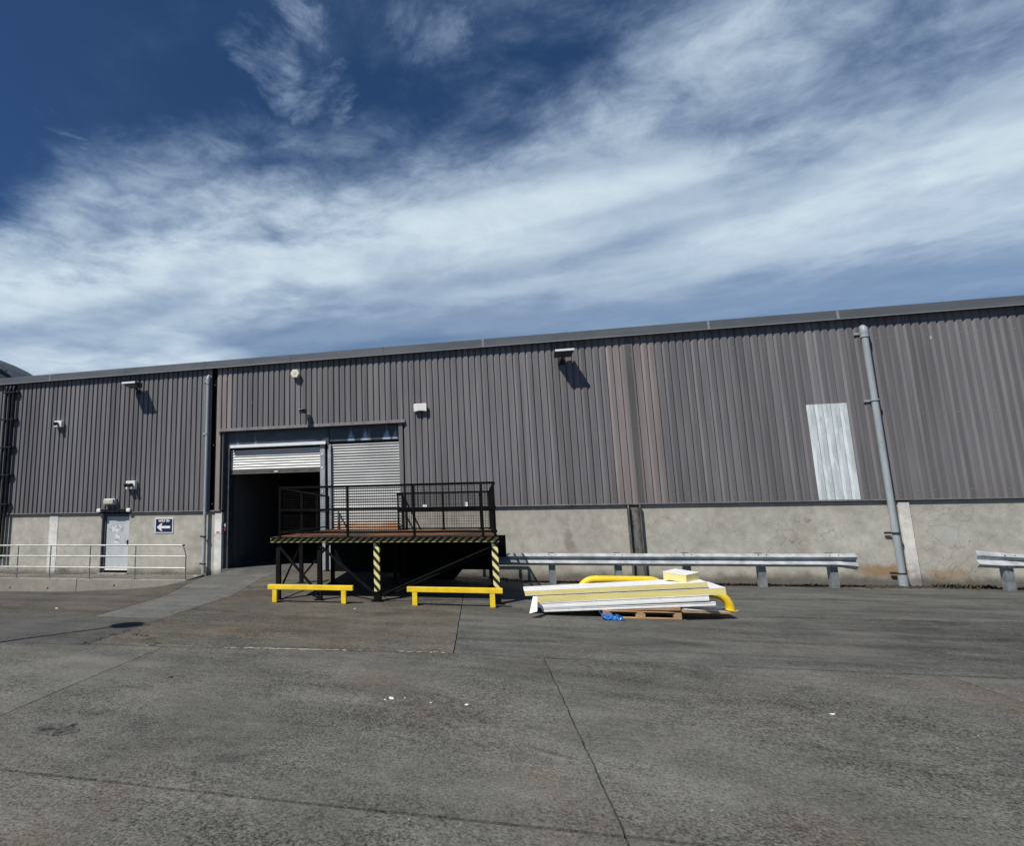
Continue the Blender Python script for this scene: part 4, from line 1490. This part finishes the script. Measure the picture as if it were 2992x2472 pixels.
def panel(a, b, depth, th, label, skin=0.018, foam=True, yawd=None, notch=False):
    """sandwich panel lying with its long front edge from a (left, front, bottom) to b"""
    a, b = Vector(a), Vector(b)
    d = b - a
    L = d.length
    zr = math.atan2(d.y, d.x)
    yr = -math.asin(d.z / L)
    t = thing("insulated_panel", label, "panel", a, "insulated wall panels in a heap", rot=(0, yr, zr))
    if foam:
        part("foam_core", MB().box(0, L, 0.0, depth, skin, th - skin), M_FOAM, t, 0.003)
    else:
        part("edge_profile", MB().box(0, L, 0.0, depth, skin + 0.012, th - skin - 0.01).box(0.0, L, -0.003, 0.02, skin * 0.5, th * 0.45), M_PANW, t, 0.003)
    part("top_skin", MB().box(-0.01, L + 0.005, -0.001, depth, th - skin + 0.0005, th), M_PANW, t)
    part("bottom_skin", MB().box(0.0, L - 0.01, -0.001, depth, 0, skin - 0.0005), M_PANW, t)
    return t


panel((1.06, -7.665, 0.060), (3.82, -7.79, 0.252), 0.95, 0.056, "lowest white panel of the heap, its left end near the ground", foam=False, skin=0.012)
panel((1.03, -7.66, 0.120), (3.73, -7.79, 0.330), 0.90, 0.098, "white edged panel second from the bottom of the heap", foam=False, skin=0.014)
panel((0.985, -7.655, 0.222), (3.99, -7.80, 0.438), 0.85, 0.110, "yellow foam panel second from the top, reaching furthest right", skin=0.004)
panel((0.775, -7.64, 0.333), (3.73, -7.785, 0.548), 0.62, 0.086, "topmost yellow foam panel of the heap, reaching furthest left", skin=0.005)

oc = thing("panel_offcut", "square panel offcut lying cornerwise on top of the heap", "panel offcut", (3.45, -7.40, 0.628), rot=(R(4), R(-3), R(43)))
part("foam_core", MB().box(-0.20, 0.20, -0.20, 0.20, 0.0, 0.125), M_FOAM, oc, 0.004)
part("top_skin", MB().box(-0.205, 0.205, -0.205, 0.205, 0.1255, 0.137), M_PANW, oc)

st = MB()
st.hexa([(0.80, -8.00, 0.085), (0.935, -8.00, 0.125), (0.945, -7.94, 0.125), (0.81, -7.94, 0.085), (0.895, -7.80, 0.345), (0.972, -7.80, 0.345), (0.977, -7.76, 0.345), (0.90, -7.76, 0.345)])
single("metal_trim", st, M_PANW, "white trim strip leaning at the left end of the panel heap", "trim strip", bevel=0.003, origin=(0.88, -7.9, 0.1))
pk = MB()
pk.hexa([(2.34, -7.73, 0.133), (3.27, -7.80, 0.158), (3.27, -7.4, 0.160), (2.4, -7.35, 0.135), (2.34, -7.73, 0.140), (3.27, -7.80, 0.206), (3.27, -7.4, 0.206), (2.4, -7.35, 0.142)])
single("split_board", pk, M_WOODC, "split brown board between the pallet and the lowest panel", "board", bevel=0.002, origin=(2.8, -7.6, 0.15))
wbd = thing("timber_board", "white topped timber board sticking out right of the pallet", "board", (3.7, -7.6, 0.12))
m = MB().hexa([(3.30, -7.84, 0.132), (4.16, -7.58, 0.085), (4.10, -7.2, 0.09), (3.32, -7.4, 0.132), (3.30, -7.84, 0.182), (4.16, -7.58, 0.118), (4.10, -7.2, 0.120), (3.32, -7.4, 0.18)])
part("core", m, M_WOOD, wbd, 0.003)
m = MB().hexa([(3.33, -7.835, 0.1805), (4.11, -7.59, 0.1225), (4.06, -7.22, 0.1245), (3.34, -7.41, 0.1805), (3.33, -7.835, 0.187), (4.11, -7.59, 0.129), (4.06, -7.22, 0.130), (3.34, -7.41, 0.187)])
part("white_face", m, M_PANW, wbd)

# crumpled blue film
bv, bf = [], []
NU, NV = 26, 12
for j in range(NV):
    for i in range(NU):
        u, v = i / (NU - 1), j / (NV - 1)
        x = 1.99 + 0.36 * u + 0.03 * noise.noise(Vector((u * 6, v * 5, 3)))
        y = -7.98 + 0.20 * v + 0.05 * noise.noise(Vector((u * 5, v * 4, 8)))
        z = 0.008 + 0.085 * (math.sin(math.pi * min(1, max(0, u))) ** 0.6) * math.sin(math.pi * v) ** 0.7 * (0.7 + 0.9 * noise.noise(Vector((u * 7, v * 5, 1)))) + 0.03 * abs(noise.noise(Vector((u * 15, v * 9, 5))))
        if u < 0.12:
            z += 0.08 * (0.12 - u) / 0.12 * (0.5 + v)
        bv.append((x, y, max(0.006, z)))
for j in range(NV - 1):
    for i in range(NU - 1):
        bf.append((j * NU + i, j * NU + i + 1, (j + 1) * NU + i + 1, (j + 1) * NU + i))
bo = single("plastic_wrap", MB().add(bv, bf), M_BLUE, "crumpled blue plastic wrap in front of the pallet's left corner", "plastic wrap", origin=(2.17, -7.9, 0))
so = bo.modifiers.new("thick", 'SOLIDIFY')
so.thickness = 0.002

# ------------------------------------------------------------------ street lamp whose shadow falls across the drive
LH = 6.2
S = Vector((-6.05, -9.63, 0))
base = S - Vector((0.76, 1.0, 0)) * (LH / 1.57)
lp = thing("street_lamp", "post top street lamp left of the view, casting the long shadow", "street lamp", (base.x, base.y, 0))
part("pole", MB().tube([(base.x, base.y, -0.05), (base.x, base.y, 1.2), (base.x, base.y, LH - 0.12)], [0.06, 0.045, 0.034], 14), M_GALVD, lp, smooth=True)
hdm = MB().lathe([(0.0, 0.20), (0.12, 0.19), (0.22, 0.12), (0.25, 0.02), (0.25, -0.02), (0.12, -0.03), (0.08, -0.20), (0.0, -0.20)], (base.x, base.y, LH), 24)
part("lamp_head", hdm, M_DKHOUS, lp, smooth=True)

# ------------------------------------------------------------------ litter, stones, weeds
crumbs = MB()
rc = random.Random(21)
for i in range(150):
    x = rc.choice((rc.uniform(-3.6, -1.8), rc.uniform(-2.9, -2.2), rc.uniform(-5, -0.5)))
    yj = y1(x) + rc.gauss(0, 0.012)
    q = rc.uniform(0.006, 0.016)
    g = hz(x, yj) + 0.001
    l = q * rc.uniform(1, 3.5)
    crumbs.add([(x - l, yj - q, g), (x + l, yj - q * 0.6, g), (x + l * 0.7, yj + q, g), (x - l * 0.8, yj + q * 0.7, g), (x, yj, g + q * 0.5)], [(0, 1, 4), (1, 2, 4), (2, 3, 4), (3, 0, 4)])
for i in range(120):
    x, yj = rc.uniform(-9, 7), rc.uniform(-15.5, -7.4)
    q = rc.uniform(0.003, 0.009)
    g = hz(x, yj)
    crumbs.add([(x - q, yj - q, g), (x + q, yj - q * 0.6, g), (x + q * 0.7, yj + q, g), (x - q * 0.8, yj + q * 0.7, g), (x, yj, g + q * 0.9)], [(0, 1, 4), (1, 2, 4), (2, 3, 4), (3, 0, 4)])
single("crumbs", crumbs, M_STONE, None, None, kind="stuff")

def chip(name, x, y, s, mat, label, cat, group, seed, z=None):
    rnd = random.Random(seed)
    g = hz(x, y) if z is None else z
    n = 7
    lo, hi = [], []
    for k in range(n):
        a = 2 * math.pi * k / n
        r = s * rnd.uniform(0.55, 1.1)
        lo.append((x + r * math.cos(a), y + r * 0.8 * math.sin(a), g + 0.001))
        hi.append((x + r * 0.7 * math.cos(a), y + r * 0.55 * math.sin(a), g + s * rnd.uniform(0.15, 0.4)))
    vs = lo + hi + [(x, y, g + s * 0.35)]
    fs = [(i, (i + 1) % n, n + (i + 1) % n, n + i) for i in range(n)] + [(n + i, n + (i + 1) % n, 2 * n) for i in range(n)] + [tuple(reversed(range(n)))]
    return single(name, MB().add(vs, fs), mat, label, cat, group, origin=(x, y, g))


LG = "white scraps scattered on the yard"
chip("paper_scrap", -0.93, -12.62, 0.038, M_SCRAP, "largest white scrap in the middle of the yard", "scrap", LG, 1)
chip("paper_scrap", -0.99, -12.67, 0.014, M_SCRAP, "small white scrap just left of the largest scrap", "scrap", LG, 2)
chip("paper_scrap", -0.80, -12.58, 0.013, M_SCRAP, "small white scrap just right of the largest scrap", "scrap", LG, 3)
chip("paper_scrap", -0.53, -12.68, 0.014, M_SCRAP, "white scrap halfway between the largest scrap and the joint", "scrap", LG, 4)
chip("paper_scrap", -0.19, -12.68, 0.022, M_SCRAP, "white scrap nearest the long joint in the middle of the yard", "scrap", LG, 5)
chip("paper_scrap", -2.46, -7.45, 0.024, M_SCRAP, "white scrap in front of the striped middle leg of the platform", "scrap", LG, 6)
chip("paper_scrap", -8.6, -8.3, 0.05, M_SCRAP, "white scrap on the drive at the far left", "scrap", LG, 7)
chip("paper_scrap", 3.03, -12.33, 0.026, M_SCRAP, "white scrap on the slab right of the long joint", "scrap", LG, 8)
chip("stone", -4.0 + 0.45, -12.35, 0.045, M_DEBRIS, "dark lump on the concrete slab left of centre", "stone", None, 9)
chip("stone", -10.35 + 0.55, -0.30, 0.13, M_STONE, "pale broken stone on the walkway near the left downpipe", "stone", None, 10, z=-0.225)

# broken, sunken patch in the nearest left slab
def pothole(x, y, rx, ry):
    n, rings = 28, 4
    vs, fs = [], []
    for q in range(rings):
        for k in range(n):
            a = 2 * math.pi * k / n
            w = 1 + 0.45 * noise.noise(Vector((math.cos(a) * 1.7, math.sin(a) * 1.7, 4))) + 0.25 * noise.noise(Vector((math.cos(a) * 5, math.sin(a) * 5, 9)))
            f = 1 - q / rings
            z = (0.002, 0.014, 0.005, 0.0035)[q] + (0.010 * noise.noise(Vector((k, q, 1))) if q == 1 else 0)
            vs.append((x + rx * w * f * math.cos(a), y + ry * w * f * math.sin(a), hz(x, y) + z))
    vs.append((x, y, hz(x, y) + 0.004))
    for q in range(rings - 1):
        for k in range(n):
            fs.append((q * n + k, q * n + (k + 1) % n, (q + 1) * n + (k + 1) % n, (q + 1) * n + k))
    for k in range(n):
        fs.append(((rings - 1) * n + k, (rings - 1) * n + (k + 1) % n, rings * n))
    return MB().add(vs, fs)


o = put("pothole", pothole(-3.72, -13.95, 0.20, 0.15).mesh("pothole"), simple("pothole_rubble", (0.10, 0.097, 0.09), 0.9, 0, 0.9, 16, 0.8, dirt=(0.03, 0.03, 0.03), dirt_amt=0.9), ground)

# grit and leaves along the foot of the right wall
rnd = random.Random(3)
gb = MB()
for i in range(2200):
    x = rnd.uniform(0.6, 15.8)
    y = 0.02 - abs(rnd.gauss(0, 0.24))
    s = rnd.uniform(0.014, 0.060) * (1.5 if rnd.random() < 0.08 else 1)
    g = hz(x, y)
    a = rnd.uniform(0, 6.28)
    c, sn = math.cos(a) * s, math.sin(a) * s
    h = s * rnd.uniform(0.3, 0.9)
    gb.add([(x + c, y + sn, g), (x - sn, y + c, g), (x - c, y - sn, g), (x + sn, y - c, g), (x + rnd.uniform(-.3, .3) * s, y, g + h)], [(0, 1, 4), (1, 2, 4), (2, 3, 4), (3, 0, 4)])
for i in range(160):
    x = rnd.uniform(-20.5, -10)
    y = 0.02 - abs(rnd.gauss(0, 0.12))
    s = rnd.uniform(0.012, 0.04)
    g = -0.275 + (x + 21) / 11.4 * 0.06
    gb.add([(x + s, y, g), (x, y + s, g), (x - s, y, g), (x, y - s, g), (x, y, g + s * 0.7)], [(0, 1, 4), (1, 2, 4), (2, 3, 4), (3, 0, 4)])
single("debris", gb, M_DEBRIS, None, None, kind="stuff")


def tuft(mb, x, y, n, h, spread, seed, z=None):
    r = random.Random(seed)
    g = hz(x, y) if z is None else z
    for i in range(n):
        bx, by = x + r.gauss(0, spread), y + r.gauss(0, spread * 0.6)
        a = r.uniform(0, 6.28)
        l = h * r.uniform(0.4, 1.1)
        w = l * 0.12 + 0.003
        dx, dy = math.cos(a), math.sin(a)
        mb.add([(bx - dy * w, by + dx * w, g), (bx + dy * w, by - dx * w, g), (bx + dx * l * 0.35 + dy * w, by + dy * l * 0.35 - dx * w, g + l * 0.6), (bx + dx * l * 0.7, by + dy * l * 0.7, g + l * 0.75)], [(0, 1, 2), (0, 2, 3)])


wm = MB()
for k in range(14):
    tuft(wm, 11.95 + k * 0.085, -0.10 - 0.10 * (k % 3), 16, 0.13, 0.06, 50 + k)
for k in range(10):
    tuft(wm, rnd.uniform(1.5, 11), -0.06, 6, 0.05, 0.05, 90 + k)
# along the cracked corner of the drive
crk = [(-5.70, -9.6), (-5.68, -10.0), (-5.74, -10.35), (-5.78, -10.7), (-5.82, -11.0), (-5.42, -10.28), (-5.20, -10.38), (-4.98, -10.55), (-4.80, -10.75), (-4.72, -10.88)]
for i, (x, y) in enumerate(crk):
    for q in range(5):
        tuft(wm, x + rnd.gauss(0, 0.05), y + rnd.gauss(0, 0.06), 7, 0.022, 0.025, 200 + i * 7 + q)
for k in range(40):
    tuft(wm, rnd.uniform(-5.75, -1.0), y1(-3) + 0.05 + rnd.gauss(0, 0.01), 3, 0.012, 0.02, 400 + k)
single("weeds", wm, M_GREENBRN, None, None, kind="stuff")
